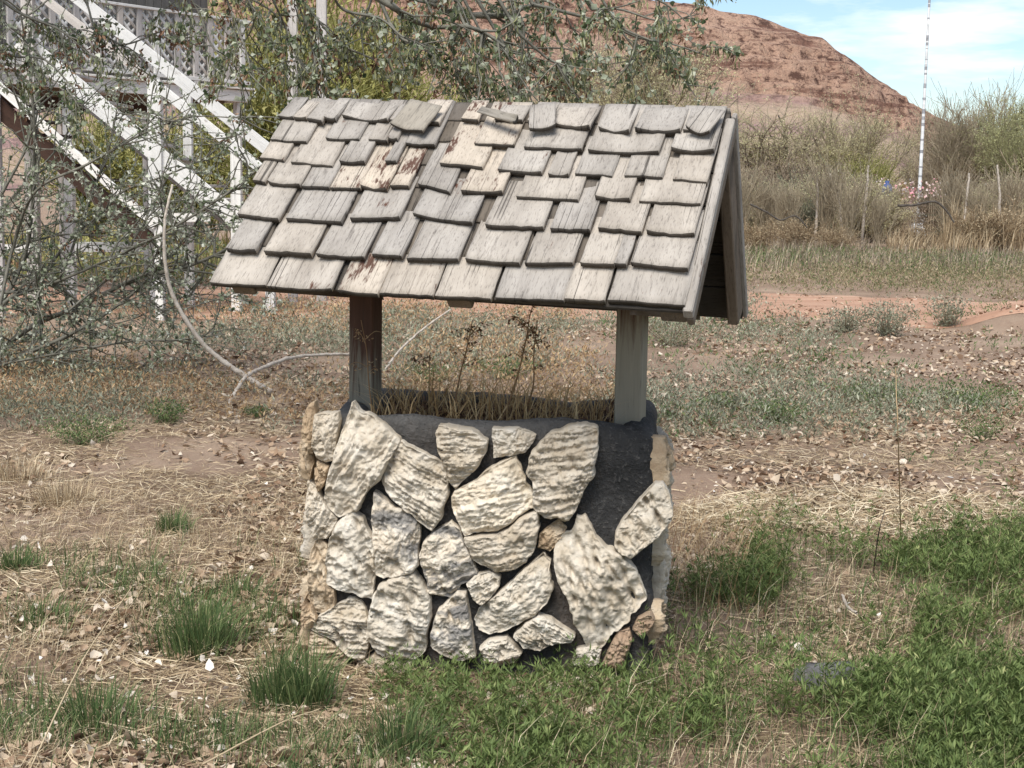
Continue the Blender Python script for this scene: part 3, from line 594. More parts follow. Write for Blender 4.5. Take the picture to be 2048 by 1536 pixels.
# ---- shingles of the front slope, course by course, from the photograph (butt edge left and right end)
A_ = lambda x, y: (400+x/3.4133, 170+y/3.4133)
B_ = lambda x, y: (900+x/3.3032, 190+y/3.3032)
COURSES = [
 [(A_, 65,1350,445,1365), (A_, 462,1378,895,1393), (A_, 945,1400,1215,1430,'p'), (A_, 1225,1418,1590,1440,'p'), (A_, 1605,1440,1985,1455), (B_, 298,1335,750,1355), (B_, 757,1350,1020,1365), (B_, 1045,1350,1550,1390)],
 [(A_, 190,1140,390,1150), (A_, 445,1150,765,1170), (A_, 805,1172,1125,1190), (A_, 1178,1175,1385,1185), (A_, 1418,1205,1765,1205), (B_, 102,1100,462,1125), (B_, 500,1125,815,1125), (B_, 865,1125,1085,1140), (B_, 1090,1135,1170,1140), (B_, 1200,1125,1575,1170)],
 [(A_, 270,905,545,940), (A_, 597,930,970,955), (A_, 1030,930,1365,920), (A_, 1460,900,1865,965,'c'), (B_, 237,885,620,895,'k'), (B_, 668,905,925,910), (B_, 985,900,1270,925), (B_, 1300,925,1615,940)],
 [(A_, 368,665,450,680), (A_, 470,680,695,705), (A_, 703,705,885,715), (A_, 895,715,1095,720,'p'), (A_, 1102,710,1280,735,'pc'), (A_, 1308,708,1430,712,'p'), (A_, 1490,690,1710,750), (B_, 80,660,350,665,'p'), (B_, 443,690,850,708), (B_, 960,690,1190,710), (B_, 1247,715,1655,735)],
 [(A_, 420,515,580,530), (A_, 625,540,905,570), (A_, 960,545,1130,548), (A_, 1275,540,1345,545), (A_, 1645,555,1935,590,'p'), (B_, 328,515,610,540), (B_, 652,550,785,550,'c'), (B_, 830,535,1075,548), (B_, 1155,550,1405,555), (B_, 1475,570,1700,585)],
 [(A_, 487,390,735,405), (A_, 863,378,1090,385), (A_, 1155,385,1280,395), (A_, 1292,385,1355,390), (A_, 1410,410,1605,420), (B_, 165,340,425,350,'p'), (B_, 490,362,870,375), (B_, 915,388,1385,395,'c'), (B_, 1465,380,1745,395,'c')],
 [(A_, 547,225,640,240), (A_, 650,245,730,250), (A_, 738,255,840,270), (A_, 855,245,935,255), (A_, 980,230,1290,260,'C'), (A_, 1300,250,1400,262), (A_, 1480,270,1640,280,'p'), (A_, 1790,240,1900,250,'p'), (B_, 300,170,480,190), (B_, 520,190,660,200), (B_, 670,205,930,250,'C'), (B_, 985,240,1190,270,'C'), (B_, 1230,250,1525,265,'C'), (B_, 1545,255,1700,262)],
]
def shingle(wid, ln, skewl, skewr, tb0, th, base0, curl, mat, parent, origin, axes, seed, edge=.0025, ragged=.005):
    """tapered split shake: local x across, y up the slope (butt at y=0), z off the roof"""
    r_ = np.random.default_rng(seed); nx, ny = 9, 7
    sx = np.linspace(-.5, .5, nx); ty = np.linspace(0, 1, ny)
    # butt slant: right corner lower or higher than left, plus ragged edge
    rag = (fbm(np.c_[sx*wid*45+seed, sx*0, sx*0], 3)-.5)*2*ragged
    be = skewl+(skewr-skewl)*(sx+.5)+rag
    wl = (fbm(np.c_[ty*9, ty*0+seed, ty*0], 3)-.5)*2*edge; wr = (fbm(np.c_[ty*9, ty*0+seed, ty*0+5], 3)-.5)*2*edge
    V = np.zeros((2, nx, ny, 3)); cv = (sx*2)**2
    for side in (0, 1):
        Y = be[:, None]+(ln-be[:, None])*ty[None]**1.15; X = sx[:, None]*wid+np.where(sx[:, None] < 0, wl[None], wr[None])*np.abs(sx[:, None])*2
        tap = 1-Y/ln; bot = tb0*tap+base0*(1-tap); Zt = bot+(th*tap+.003)*(1 if side else 0)
        Zt = Zt+curl*(cv[:, None]-.25)*(tap**1.4)+(fbm(np.stack([X*14+seed, Y*7, 0*X], -1), 3)-.5)*.006*(1 if side else .3)*tap
        V[side] = np.stack([X, Y, Zt], -1)
    V = V.reshape(-1, 3); n = nx*ny; g = grid_faces(nx, ny); fs = [g[:, ::-1], g+n]
    rim = [(i*ny, (i+1)*ny, n+(i+1)*ny, n+i*ny) for i in range(nx-1)]+[((i+1)*ny+ny-1, i*ny+ny-1, n+i*ny+ny-1, n+(i+1)*ny+ny-1) for i in range(nx-1)]
    rim += [(j+1, j, n+j, n+j+1) for j in range(ny-1)]+[((nx-1)*ny+j, (nx-1)*ny+j+1, n+(nx-1)*ny+j+1, n+(nx-1)*ny+j) for j in range(ny-1)]
    me = mesh('shingle', V, fs+[np.array(rim)], mat)
    me.materials.append(M['butt'])
    k0 = 2*len(g)                                              # butt end grain coloured near black, with the shadow under its edge
    for i in range(k0, k0+nx-1): me.polygons[i].material_index = 1
    return obj('shingle', me, parent, origin, axes)
FAX = (RX, FUP, FN); sd = 0
courseV = []
for ci, cs in enumerate(COURSES):
    vs_ = []
    for s in cs:
        sd += 1; f = s[0]; fl = s[5] if len(s) > 5 else ''
        lift = .028 if ci else .02
        a = ruv(*f(s[1], s[2]), lift); b = ruv(*f(s[3], s[4]), lift); mid = (a[1]+b[1])/2; vs_.append(mid)
        wid = b[0]-a[0]; ln = min(.265, -mid+.006) if ci < 6 else -mid+random.uniform(-.008, .012)
        curl = {'c': .010, 'C': .017}.get(fl.replace('p', ''), random.uniform(-.002, .008)); th = random.uniform(.015, .021)
        mt = M['shingle_peel'] if 'p' in fl else M['shingle']
        tb0, b0 = (.003, .002) if ci == 0 else (.020+random.uniform(-.001, .005), .004)
        o = RC+RX*(a[0]+b[0])/2+FUP*mid
        shingle(wid, ln, a[1]-mid, b[1]-mid, tb0, th, b0, curl, mt, roof, o, FAX, sd)
    courseV.append(float(np.mean(vs_)))
# under-course coloured dark so the gaps between the shingles read as shadow
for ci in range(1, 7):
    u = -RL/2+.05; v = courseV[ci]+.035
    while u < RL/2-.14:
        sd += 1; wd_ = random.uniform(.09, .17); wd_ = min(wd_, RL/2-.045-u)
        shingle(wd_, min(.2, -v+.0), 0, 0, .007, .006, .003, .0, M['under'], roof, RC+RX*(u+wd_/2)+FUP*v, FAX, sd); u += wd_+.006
# loose shingles that have slipped at the ridge
def loose(c4, lift, mat, th=.011, curl=.012):
    P = [hit(x, y, RC+FN*l, FN) for (x, y), l in zip(c4, lift)]      # bottom-left, bottom-right, top-right, top-left
    bl, br, tr2, tl = P; xa = norm(br-bl+tr2-tl); ya = (tl+tr2-bl-br)/2; ya = norm(ya-xa*(ya@xa)); za = np.cross(xa, ya)
    wid = np.linalg.norm(br-bl); ln = np.linalg.norm((tl+tr2-bl-br)/2); c = (bl+br)/2
    global sd; sd += 1
    shingle(wid, ln, 0, 0, 0, th, 0, curl, mat, roof, c, (xa, ya, za), sd)
loose([A_(1310,290), A_(1530,335), A_(1735,180), A_(1490,118)], (.045, .05, .062, .06), M['shingle_dark'])
loose([B_(425,205), B_(455,165), B_(235,62), B_(178,110)], (.075, .075, .07, .07), M['shingle_dark'])
loose([B_(530,240), B_(700,235), B_(560,80), B_(410,122)], (.055, .055, .05, .05), M['shingle'])
loose([B_(1563,245), B_(1715,275), B_(1872,128), B_(1745,100)], (.05, .05, .05, .05), M['shingle'], .011, .02)
# back slope: plain courses
BAX = (-RX, BUP, BN)
protos = {}
for ci in range(7):
    u = -RL/2+.02; v = -SLOPE+ci*.118
    while u < RL/2-.07:
        wd_ = random.choice([.09, .12, .14, .17]); wd_ = min(wd_, RL/2-.012-u); sd += 1
        shingle(wd_-.006, min(.25, -v), 0, 0, .003 if ci == 0 else .018, .012, .003, .004, M['shingle'], roof, RC+RX*(u+wd_/2)+BUP*v, BAX, sd); u += wd_

# ---- posts under the gables
def post_at(px, pmat):
    best = min(np.linspace(-.7, .7, 561), key=lambda s: abs(proj(RC+RX*s-WZ*.6)[0]-px))
    top_ = RC+RX*best-RY*.0; x, y = top_[0], top_[1]
    V = box_v(.088, .088, 1); hb = WH-.16; ht = RC[2]-.14
    me = bevbox('post', .090, ht-hb, .090, pmat, .004)
    co = [v.co.copy() for v in me.vertices]
    for v, c in zip(me.vertices, co): v.co = (c[0], -c[2], c[1])
    return obj('post', me, well, (x, y, (hb+ht)/2), (X0, Y0, WZ))
post_at(732, M['post']); post_at(1267, M['post2'])

# ---- things in the well
def bottle():
    a = hit(1142, 832, WO+WY*.26+WZ*0, WY); b = hit(1214, 838, WO+WY*.24, WY)
    base = np.array([a[0], a[1], WH-.052]); o = empty('plastic_bottle', base, 'cloudy plastic bottle with a blue label end lying inside the well rim', 'bottle')
    ax = norm(b-a); L_ = np.linalg.norm(b-a)+.03
    prof_ = [(0, .001), (.0, .024), (.01, .029), (.05, .030), (.075, .030), (.1, .022), (.115, .017), (.12, .019), (.125, .016), (.131, .019), (.136, .016), (.141, .018), (.146, .014), (.15, .001)]
    pr = np.array(prof_)*np.array([L_/.15, 1.0]); th = np.linspace(0, 2*PI, 20, endpoint=False)
    sd_ = norm(np.cross(ax, WZ)); V = ax*pr[:, 0][:, None, None]+pr[:, 1][:, None, None]*(sd_*np.cos(th)[None, :, None]+WZ*np.sin(th)[None, :, None])
    obj('body', mesh('body', V.reshape(-1, 3), grid_faces(len(pr), 20)[:, ::-1], M['bottle'], True), o, base)
    pr = np.array([(-.022, .001), (-.022, .026), (-.018, .030), (-.002, .0305), (.0, .0305), (.006, .0312), (.0065, .001)])
    V = ax*pr[:, 0][:, None, None]+pr[:, 1][:, None, None]*(sd_*np.cos(th)[None, :, None]+WZ*np.sin(th)[None, :, None])
    obj('cap', mesh('cap', V.reshape(-1, 3), grid_faces(len(pr), 20)[:, ::-1], M['bluecap'], True), o, base)
bottle()
def well_pt(px, v, z=None): 
    h = hit(px, 800, WO+WY*v, WY); return np.array([h[0], h[1], WH-.06 if z is None else z])
rw = np.random.default_rng(21)
def weed(name, pts, r0, label, heads, mat_head, side=10, grp=None, hl=.02, leafn=16):
    """dry stalk following pts, with side twigs carrying withered leaves near the top"""
    P = smooth_path(pts, 6); n = len(P); base = P[0]; o = empty(name, base, label, 'dry weed', grp)
    paths = [(P-base, np.linspace(r0, r0*.4, n))]; LP = []
    for k in range(side):
        t_ = rw.uniform(heads, .98); i = int(t_*(n-1)); a = rw.uniform(0, 2*PI); l = rw.uniform(.04, .11)
        d = np.array([math.cos(a)*.7, math.sin(a)*.7, rw.uniform(.2, .9)]); q = np.array([P[i]-base, P[i]-base+d*l*.6, P[i]-base+d*l-WZ*l*.25]); paths.append((smooth_path(q, 3), np.linspace(r0*.45, r0*.25, 7)))
        for _ in range(leafn): LP.append(q[0]+(q[2]-q[0])*rw.uniform(.2, 1.05)+rw.normal(0, .008, 3))
    V, Fc, ri = tubes(paths, 4); obj('stem', mesh('stem', V, Fc, M['dry_stem'], True, {'rnd': (ri*.37) % 1*.6+.2}), o, base)
    if LP:
        LP = np.array(LP); m_ = len(LP); V, Fc = leaves(LP, rw.normal(0, 1, (m_, 3))+[0, 0, -.6], rw.normal(0, 1, (m_, 3)), rw.uniform(.6, 1.3, m_)*hl, rw.uniform(.3, .6, m_)*hl, .4, .3)
        lf = obj('withered_leaves', mesh('withered_leaves', V, Fc, mat_head, False, {'rnd': rep(rw.random(m_), 4)}), o, base); lf['kind'] = 'stuff'
def wp(px, py, v): return hit(px, py, WO+WY*v, WY)
weed('dry_weed', [wp(905, 838, .3), wp(918, 760, .3), wp(935, 690, .31), wp(945, 640, .32)], .0035, 'brown withered weed leaning in the well, drooping dark seed clusters beside its tip', .45, M['dead_cluster'], 11, hl=.016, leafn=5)
weed('dry_weed', [wp(1003, 845, .25), wp(1030, 770, .26), wp(1050, 690, .27), wp(1060, 628, .27)], .004, 'tall tan weed stalk reaching up to the middle rafter tail from the well', .45, M['dead_cluster'], 9, hl=.016, leafn=4)
weed('dry_weed', [wp(1035, 845, .34), wp(1065, 780, .34), wp(1068, 700, .35), wp(1075, 640, .36)], .0035, 'dark leafy dried weed standing beside the tallest tan stalk in the well', .5, M['dead_cluster'], 11, hl=.016, leafn=5)
weed('dry_weed', [wp(748, 845, .2), wp(738, 770, .2), wp(733, 700, .2), wp(722, 640, .2)], .0026, 'thin dry weed standing in front of the brown stained post', .45, M['dry_stem'], 6, hl=.012, leafn=7)
weed('dry_weed', [wp(858, 838, .45), wp(860, 770, .45), wp(858, 718, .45)], .0025, 'short dry weed with one dark round seed head inside the well', .9, M['dead_cluster'], 3, hl=.014, leafn=14)
# straw and withered growth filling the well
n = 800; u = rw.uniform(uL+.14, uR-.14, n); v = rw.uniform(.14, WD-.14, n); b0 = WO+u[:, None]*WX+v[:, None]*WY+WZ*(WH-.07)
V, Fc = blades(b0, rw.uniform(.05, .25, n)*np.clip(1.25-np.abs(u+.1)*1.1, .4, 1), rw.uniform(.003, .0055, n), rw.uniform(.1, 1.3, n), rw.uniform(0, 2*PI, n))
tag(obj('dry_grass', mesh('dry_grass', V, Fc, M['well_straw'], False, {'rnd': rep(rw.random(n), 5)})), 'tangle of dry golden grass growing out of the well', 'dry grass', kind='stuff')
n = 800; u = rw.uniform(uL+.14, uR-.14, n); v = rw.uniform(.3, WD-.2, n); b0 = WO+u[:, None]*WX+v[:, None]*WY+WZ*(WH-.06+rw.random(n)[:, None]*.035)
V, Fc = leaves(b0, rw.normal(0, 1, (n, 3)), rw.normal(0, 1, (n, 3)), rw.uniform(.015, .035, n), rw.uniform(.008, .018, n), .4, .3)
tag(obj('withered_leaf_litter', mesh('withered_leaf_litter', V, Fc, M['dead_cluster'], False, {'rnd': rep(rw.random(n), 4)})), 'brown withered leaves heaped inside the well', 'leaf litter', kind='stuff')

# ================================================================== GROUND COVER
WELLP = [WO+WX*a+WY*b for a, b in ((uL-.03, -.02), (uR+.03, -.02), (uR+.03, WD+.03), (uL-.03, WD+.03))]
def scatter(n, y0, y1, r_, pad=1.5, half=.36):
    n = int(n*1.35)
    y = y0*(y1/y0)**r_.random(n); x = r_.uniform(-1, 1, n)*(half*y+pad)
    k = ~inpoly(x, y, [tuple(p[:2]) for p in WELLP]); return x[k], y[k]
rg = np.random.default_rng(33)
M['pale_litter'] = leaf_mat('bleached_leaf', [(0, (.34, .24, .16)), (.4, (.50, .39, .28)), (.75, (.66, .57, .46)), (1, (.80, .76, .70))], .1)
# pixel regions of the photograph's ground, taken to the ground plane
ALF = gpoly([(900, 1700), (940, 1560), (1000, 1470), (1180, 1440), (1330, 1360), (1330, 1250), (1480, 1120), (1560, 1060), (1760, 1085), (2020, 1060), (2600, 1040), (3600, 1250), (3600, 1900), (900, 1900)])
ALF2 = gpoly([(740, 1395), (770, 1345), (1010, 1350), (1300, 1345), (1340, 1400), (1000, 1480), (820, 1470)])
HOLE = gpoly([(1560, 1190), (1700, 1150), (1850, 1210), (1820, 1330), (1700, 1400), (1590, 1330), (1500, 1250)])
SLAB = gpoly([(1610, 1345), (1715, 1345), (1720, 1385), (1605, 1385)])
HOLE2 = gpoly([(1330, 1080), (1420, 1060), (1520, 1130), (1450, 1190), (1340, 1170)])
GOLD = gpoly([(1360, 1010), (1540, 985), (1900, 1000), (2100, 1035), (2100, 1065), (1800, 1090), (1560, 1060), (1400, 1060)])
GRASSL = gpoly([(-400, 1080), (200, 1120), (500, 1120), (620, 1180), (640, 1400), (760, 1480), (900, 1560), (950, 1900), (-700, 1900)])
BARE = gpoly([(250, 880), (620, 870), (600, 930), (420, 950), (250, 930)])

# --- alfalfa: stems with three-part leaves
def forbs(x, y, hmin, hmax, nodes, ln, name, label, mat, r_, stemw=.0022):
    n = len(x); h = r_.uniform(hmin, hmax, n)*(.25+1.5*fbm(v3(x*4, y*4, 7.), 2)**1.3); az = r_.uniform(0, 2*PI, n); lean = r_.uniform(.0, .65, n)
    B = v3(x, y, 0); B[:, 2] = gz(x, y)-.005; dirh = np.stack([np.cos(az), np.sin(az), 0*az], -1)
    tt = np.linspace(.25, 1.0, nodes); pos, dd, rn, sz = [], [], [], []
    pr = r_.random(n)*.5
    for k, t_ in enumerate(tt):
        p = B+WZ*(h*t_*(1-.25*lean*t_))[:, None]+dirh*(h*lean*t_*t_)[:, None]; a = az+k*2.4+r_.normal(0, .4, n)
        for j in (-.6, 0, .6):
            el = .35+.5*t_+r_.normal(0, .2, n); d = np.stack([np.cos(a+j)*np.cos(el), np.sin(a+j)*np.cos(el), np.sin(el)], -1)
            pos.append(p+d*.006); dd.append(d); rn.append(np.clip(pr+r_.random(n)*.5, 0, 1)); sz.append(ln*r_.uniform(.7, 1.25, n)*(1.05-.3*abs(t_-.6)))
    pos = np.concatenate(pos); dd = np.concatenate(dd); rn = np.concatenate(rn); sz = np.concatenate(sz)
    V, Fc = leaves(pos, dd, np.array([0, 0, 1.])+r_.normal(0, .35, pos.shape), sz*1.15, sz*rng.uniform(.14, .27, len(sz)), .12, .1)
    Vs, Fs = blades(B, h, np.full(n, stemw), lean, az)
    off = len(V); V = np.vstack([V, Vs]); fl = [Fc, Fs[0]+off, Fs[1]+off]
    return tag(obj(name, mesh(name, V, fl, mat, False, {'rnd': np.concatenate([rep(rn, 4), rep(pr, 5)])})), label, 'ground cover', kind='stuff')
x, y = scatter(88000, 3.2, 9, rg); jx, jy = x+rg.normal(0, .09, len(x)), y+rg.normal(0, .22, len(x)); k = (inpoly(jx, jy, ALF) & ~(inpoly(x, y, HOLE) & (rg.random(len(x)) < .93)) & ~(inpoly(x, y, HOLE2) & (rg.random(len(x)) < .8))); k &= ~inpoly(x, y, SLAB); dn = fbm(v3(x*2.2, y*2.2, 1.), 3)
k &= (dn+rg.normal(0, .10, len(x)) > .50); k &= rg.random(len(x)) < .9; x, y = x[k], y[k]
forbs(x, y, .05, .23, 5, .027, 'alfalfa_patch', 'dense patch of green leafy plants in front of and beside the well', M['alfalfa'], rg)
x, y = scatter(60000, 3.8, 6, rg); k = inpoly(x, y, ALF2) & (rg.random(len(x)) < .13); x, y = x[k], y[k]
forbs(x, y, .06, .15, 6, .024, 'alfalfa_strip', 'looser strip of green plants along the foot of the stone wall', M['alfalfa'], rg)
# --- green grass on the left
def grass(x, y, hmin, hmax, wd, name, label, mat, r_, lmax=1.0, cat='grass'):
    n = len(x); B = v3(x, y); B[:, 2] = gz(x, y)-.004
    V, Fc = blades(B, r_.uniform(hmin, hmax, n), r_.uniform(.6, 1.2, n)*wd, r_.uniform(.05, lmax, n), r_.uniform(0, 2*PI, n))
    return tag(obj(name, mesh(name, V, Fc, mat, False, {'rnd': rep(r_.random(n), 5)})), label, cat, kind='stuff')
x, y = scatter(90000, 3.2, 8, rg); d_ = fbm(v3(x*2.6, y*2.6, 5.), 3); k = inpoly(x+rg.normal(0, .1, len(x)), y+rg.normal(0, .2, len(x)), GRASSL) & (d_+rg.normal(0, .06, len(x)) > .515)
grass(x[k], y[k], .03, .15, .0034, 'short_grass', 'patches of short green grass among straw beside the well', M['grass'], rg)
# --- straw everywhere near, thick in the golden band
def straw(x, y, lmin, lmax, wd, r_, rise=.02, bias=0.):
    n = len(x); az = r_.uniform(0, 2*PI, n); el = r_.normal(.03, .16, n); l = r_.uniform(lmin, lmax, n)
    d = np.stack([np.cos(az)*np.cos(el), np.sin(az)*np.cos(el), np.sin(el)], -1); p = v3(x, y); p[:, 2] = gz(x, y)+r_.random(n)*rise+.003
    s = np.stack([-np.sin(az), np.cos(az), r_.normal(0, .4, n)], -1)*wd*.5; e = p+d*l[:, None]; mid = (p+e)/2+np.stack([-np.sin(az), np.cos(az), 0*az+.3], -1)*(r_.normal(0, .08, n)*l)[:, None]
    lowest = gz(x, y)+.002; mid[:, 2] = np.maximum(mid[:, 2], lowest); e[:, 2] = np.maximum(e[:, 2], lowest)
    V = np.stack([p-s, p+s, mid+s, mid-s, e], 1).reshape(-1, 3); k = np.arange(n)[:, None]*5
    return V, [k+np.array([[0, 1, 2, 3]]), k+np.array([[3, 2, 4]])], rep(np.clip(r_.random(n)+bias, 0, 1), 5)
x, y = scatter(165000, 3.2, 12, rg); d_ = fbm(v3(x*1.7, y*1.7, 2.), 3); k = ((d_+rg.normal(0, .1, len(x)) > .42) & ~(inpoly(x, y, BARE) & (rg.random(len(x)) < .8)) & ~(inpoly(x, y, ALF) & ~inpoly(x, y, HOLE) & (rg.random(len(x)) < .6)))
V, Fc, rn = straw(x[k], y[k], .04, .15, .0030, rg)
tag(obj('straw_litter', mesh('straw_litter', V, Fc, M['straw'], False, {'rnd': rn})), 'dry straw lying over the ground round the well', 'straw', kind='stuff')
x, y = scatter(110000, 4, 9, rg); k = inpoly(x, y, GOLD) & (rg.random(len(x)) < .8); V, Fc, rn = straw(x[k], y[k], .05, .2, .0034, rg, .05, .25)
tag(obj('golden_straw', mesh('golden_straw', V, Fc, M['straw'], False, {'rnd': rn})), 'golden mat of flattened straw behind the green patch', 'straw', kind='stuff')
x, y = scatter(50000, 3.2, 7.5, rg); k = ~inpoly(x, y, ALF) & (fbm(v3(x*2, y*2, 11.), 3) > .50); x, y = x[k][:14000], y[k][:14000]
grass(x, y, .03, .14, .0022, 'standing_straw', 'thin standing blades of dry grass near the well', M['straw'], rg, 1.4, 'dry grass')
x, y = scatter(9000, 4.0, 7.0, rg); k = inpoly(x, y, gpoly([(1310, 1000), (1480, 960), (1560, 1100), (1520, 1240), (1330, 1230)])); x, y = x[k], y[k]
grass(x, y, .10, .34, .0026, 'dry_brush', 'tangle of dry reddish stems against the right side of the well', M['dry_stem'], rg, 1.2, 'dry grass')
x, y = scatter(26000, 3.2, 8, rg); k = inpoly(x, y, ALF) & ~inpoly(x, y, SLAB) & (rg.random(len(x)) < .35); grass(x[k], y[k], .06, .24, .0024, 'dry_stems_in_green', 'thin dry stems poking out of the green patch', M['straw'], rg, 1.3, 'dry grass')
x, y = scatter(30000, 3.2, 8, rg); k = inpoly(x, y, ALF) & ~inpoly(x, y, SLAB) & (rg.random(len(x)) < .35); grass(x[k], y[k], .06, .20, .0034, 'grass_in_green', 'grass blades growing through the green patch', M['grass'], rg, 1.0)
# --- fallen poplar leaves
x, y = scatter(16000, 3.2, 9, rg); k = (inpoly(x, y, GRASSL) | (fbm(v3(x*1.5, y*1.5, 41.), 3) > .56)) & ~(inpoly(x, y, ALF) & ~inpoly(x, y, HOLE)) & (rg.random(len(x)) < .45); x, y = x[k], y[k]
n = len(x); p = v3(x, y); p[:, 2] = gz(x, y)+rg.random(n)*.02+.012; az = rg.uniform(0, 2*PI, n); ln = .012+.036*rg.random(n)**1.6
V, Fc = leaves8(p, np.stack([np.cos(az), np.sin(az), rg.normal(.1, .35, n)], -1), np.array([0, 0, 1.])+rg.normal(0, .6, (n, 3)), ln, ln*rg.uniform(.4, .9, n), rg.normal(.1, 1., n), rg.normal(.2, .8, n))
tag(obj('pale_leaf_litter', mesh('pale_leaf_litter', V, Fc, M['pale_litter'], False, {'rnd': rep(rg.random(n)**1.7, 8)})), 'bleached pale leaves among the straw and grass', 'leaf litter', kind='stuff')
x, y = scatter(52000, 3.2, 24, rg); d_ = fbm(v3(x*1.1, y*1.1, 8.), 3); k = (d_+rg.normal(0, .05, len(x)) > .46) & ~(inpoly(x, y, ALF) & ~inpoly(x, y, HOLE) & (rg.random(len(x)) < .93)) & ~(inpoly(x, y, BARE) & (rg.random(len(x)) < .6)); x, y = x[k], y[k]
n = len(x); p = v3(x, y); p[:, 2] = gz(x, y)+rg.random(n)*.015+.006; az = rg.uniform(0, 2*PI, n); ln = rg.uniform(.02, .055, n)*(1+.02*y)
V, Fc = leaves8(p, np.stack([np.cos(az), np.sin(az), rg.normal(.05, .25, n)], -1), np.array([0, 0, 1.])+rg.normal(0, .5, (n, 3)), ln, ln*rg.uniform(.4, .85, n), rg.normal(.1, .9, n), rg.normal(.2, .6, n))
tag(obj('fallen_leaves', mesh('fallen_leaves', V, Fc, M['dead_leaf'], False, {'rnd': rep(rg.random(n), 8)})), 'pale fallen leaves scattered over the yard', 'leaf litter', kind='stuff')
# --- grey-green weeds between the well and the track
def weedfield(n, y0, y1, keep, hmin, hmax, name, label, mat, r_, wd=.012):
    x, y = scatter(n, y0, y1, r_, 1.0); k = keep(x, y); x, y = x[k], y[k]; n = len(x); m_ = 7
    X, Y = np.repeat(x, m_), np.repeat(y, m_); B = v3(X, Y); B[:, 2] = gz(X, Y); sc = np.repeat(r_.uniform(hmin, hmax, n), m_)
    az = r_.uniform(0, 2*PI, n*m_); ra = r_.random(n*m_)*sc*.45; P = B+np.stack([np.cos(az)*ra, np.sin(az)*ra, r_.random(n*m_)*sc], -1)
    ln = r_.uniform(.02, .05, n*m_)*(.5+.03*Y); d = np.stack([np.cos(az)*.6, np.sin(az)*.6, r_.uniform(.1, 1.2, n*m_)], -1)
    V, Fc = leaves(P, d, r_.normal(0, 1, (n*m_, 3)), ln*1.25, ln*.32, .2, .1)
    return tag(obj(name, mesh(name, V, Fc, mat, False, {'rnd': rep(np.clip(np.repeat(r_.random(n), m_)*.7+r_.random(n*m_)*.35, 0, 1), 4)})), label, 'weeds', kind='stuff')
nzf = lambda s, z, t_: (lambda x, y: fbm(v3(x*s, y*s, z), 3)+rg.normal(0, .06, len(x)) > t_)
weedfield(11000, 9.5, 19, lambda x, y: nzf(.8, 3., .50)(x, y) & (x < 3.6), .06, .22, 'grey_green_weeds', 'low grey-green weeds spread behind the well', M['sage'], rg)
weedfield(5000, 8.5, 22, lambda x, y: nzf(.7, 13., .56)(x, y) & (x > 1.0), .05, .22, 'sparse_green_weeds', 'scattered green weeds on the bare ground right of the well', M['grass'], rg)
weedfield(7000, 10, 20, lambda x, y: nzf(.5, 23., .46)(x, y) & (x < .8), .05, .30, 'brown_dry_weeds', 'thin brown dried weeds behind and left of the well', M['dry_stem'], rg)
weedfield(10000, 23, 36, nzf(.35, 5., .40), .12, .42, 'verge_weeds', 'mixed green and tan growth along the far edge of the track', M['verge'], rg)
weedfield(6000, 23.5, 36, nzf(.3, 15., .50), .12, .40, 'verge_grass', 'green tufts of growth along the far edge of the track', M['grass'], rg)

# --- distinct tufts and clumps
def tuft(px, py, n, rad, h, label, mat='grass', wd=.0038, grp='green grass tufts beside the well', name='grass_tuft', cat='grass tuft', lmax=.6):
    n = int(n*1.9); c = gpx(px, py); c[2] = gz(c[0], c[1])-.005; a = rg.uniform(0, 2*PI, n); r_ = rad*np.sqrt(rg.random(n)); B = np.stack([np.cos(a)*r_, np.sin(a)*r_, 0*a], -1)
    f_ = r_/rad; r_ = r_*(1+.35*rg.normal(0, 1, n)*f_); B = np.stack([np.cos(a)*r_, np.sin(a)*r_*.9, 0*a], -1)
    V, Fc = blades(B, h*rg.uniform(.35, 1.15, n)*(1.05-.45*f_**2), wd*rg.uniform(.7, 1.35, n), np.clip(.08+lmax*1.3*f_*rg.uniform(.2, 1.2, n), .05, 1.5), a+rg.normal(0, .7, n))
    o = empty(name, c, label, cat, grp); q = obj('blades', mesh('blades', V, Fc, M[mat], False, {'rnd': rep(rg.random(n), 5)}), o, c); q['kind'] = 'stuff'
    return o
tuft(346, 1062, 150, .075, .15, 'small dense round grass tuft standing alone on straw, well away from the wall')
tuft(395, 1290, 260, .13, .27, 'tall wide green grass tuft between the lone tuft and the wall')
tuft(560, 1392, 200, .10, .24, 'grass tuft with upright blades a hand away from the wall corner')
tuft(618, 1400, 150, .07, .26, 'grass tuft touching the corner stones at the foot of the wall')
tuft(30, 1135, 120, .09, .14, 'low spreading grass tuft at the edge of the straw away from the well')
tuft(190, 1420, 240, .17, .15, 'broad low grass tuft with blades bent among fallen leaves')
tuft(470, 1190, 110, .12, .14, 'thin grass tuft mixed with dry blades near the tall wide tuft')
tuft(90, 1240, 160, .13, .13, 'short mixed green grass tuft beside pale fallen leaves')
tuft(800, 1500, 170, .10, .20, 'grass tuft with arching blades in front of the stone wall')
tuft(130, 1000, 180, .16, .17, 'pale yellow dry grass tuft at the edge of the bare earth', 'straw', .003, None, 'dry_grass_tuft')
tuft(30, 960, 200, .2, .2, 'larger pale dry grass tuft near the silvery shrub', 'straw', .003, None, 'dry_grass_tuft')
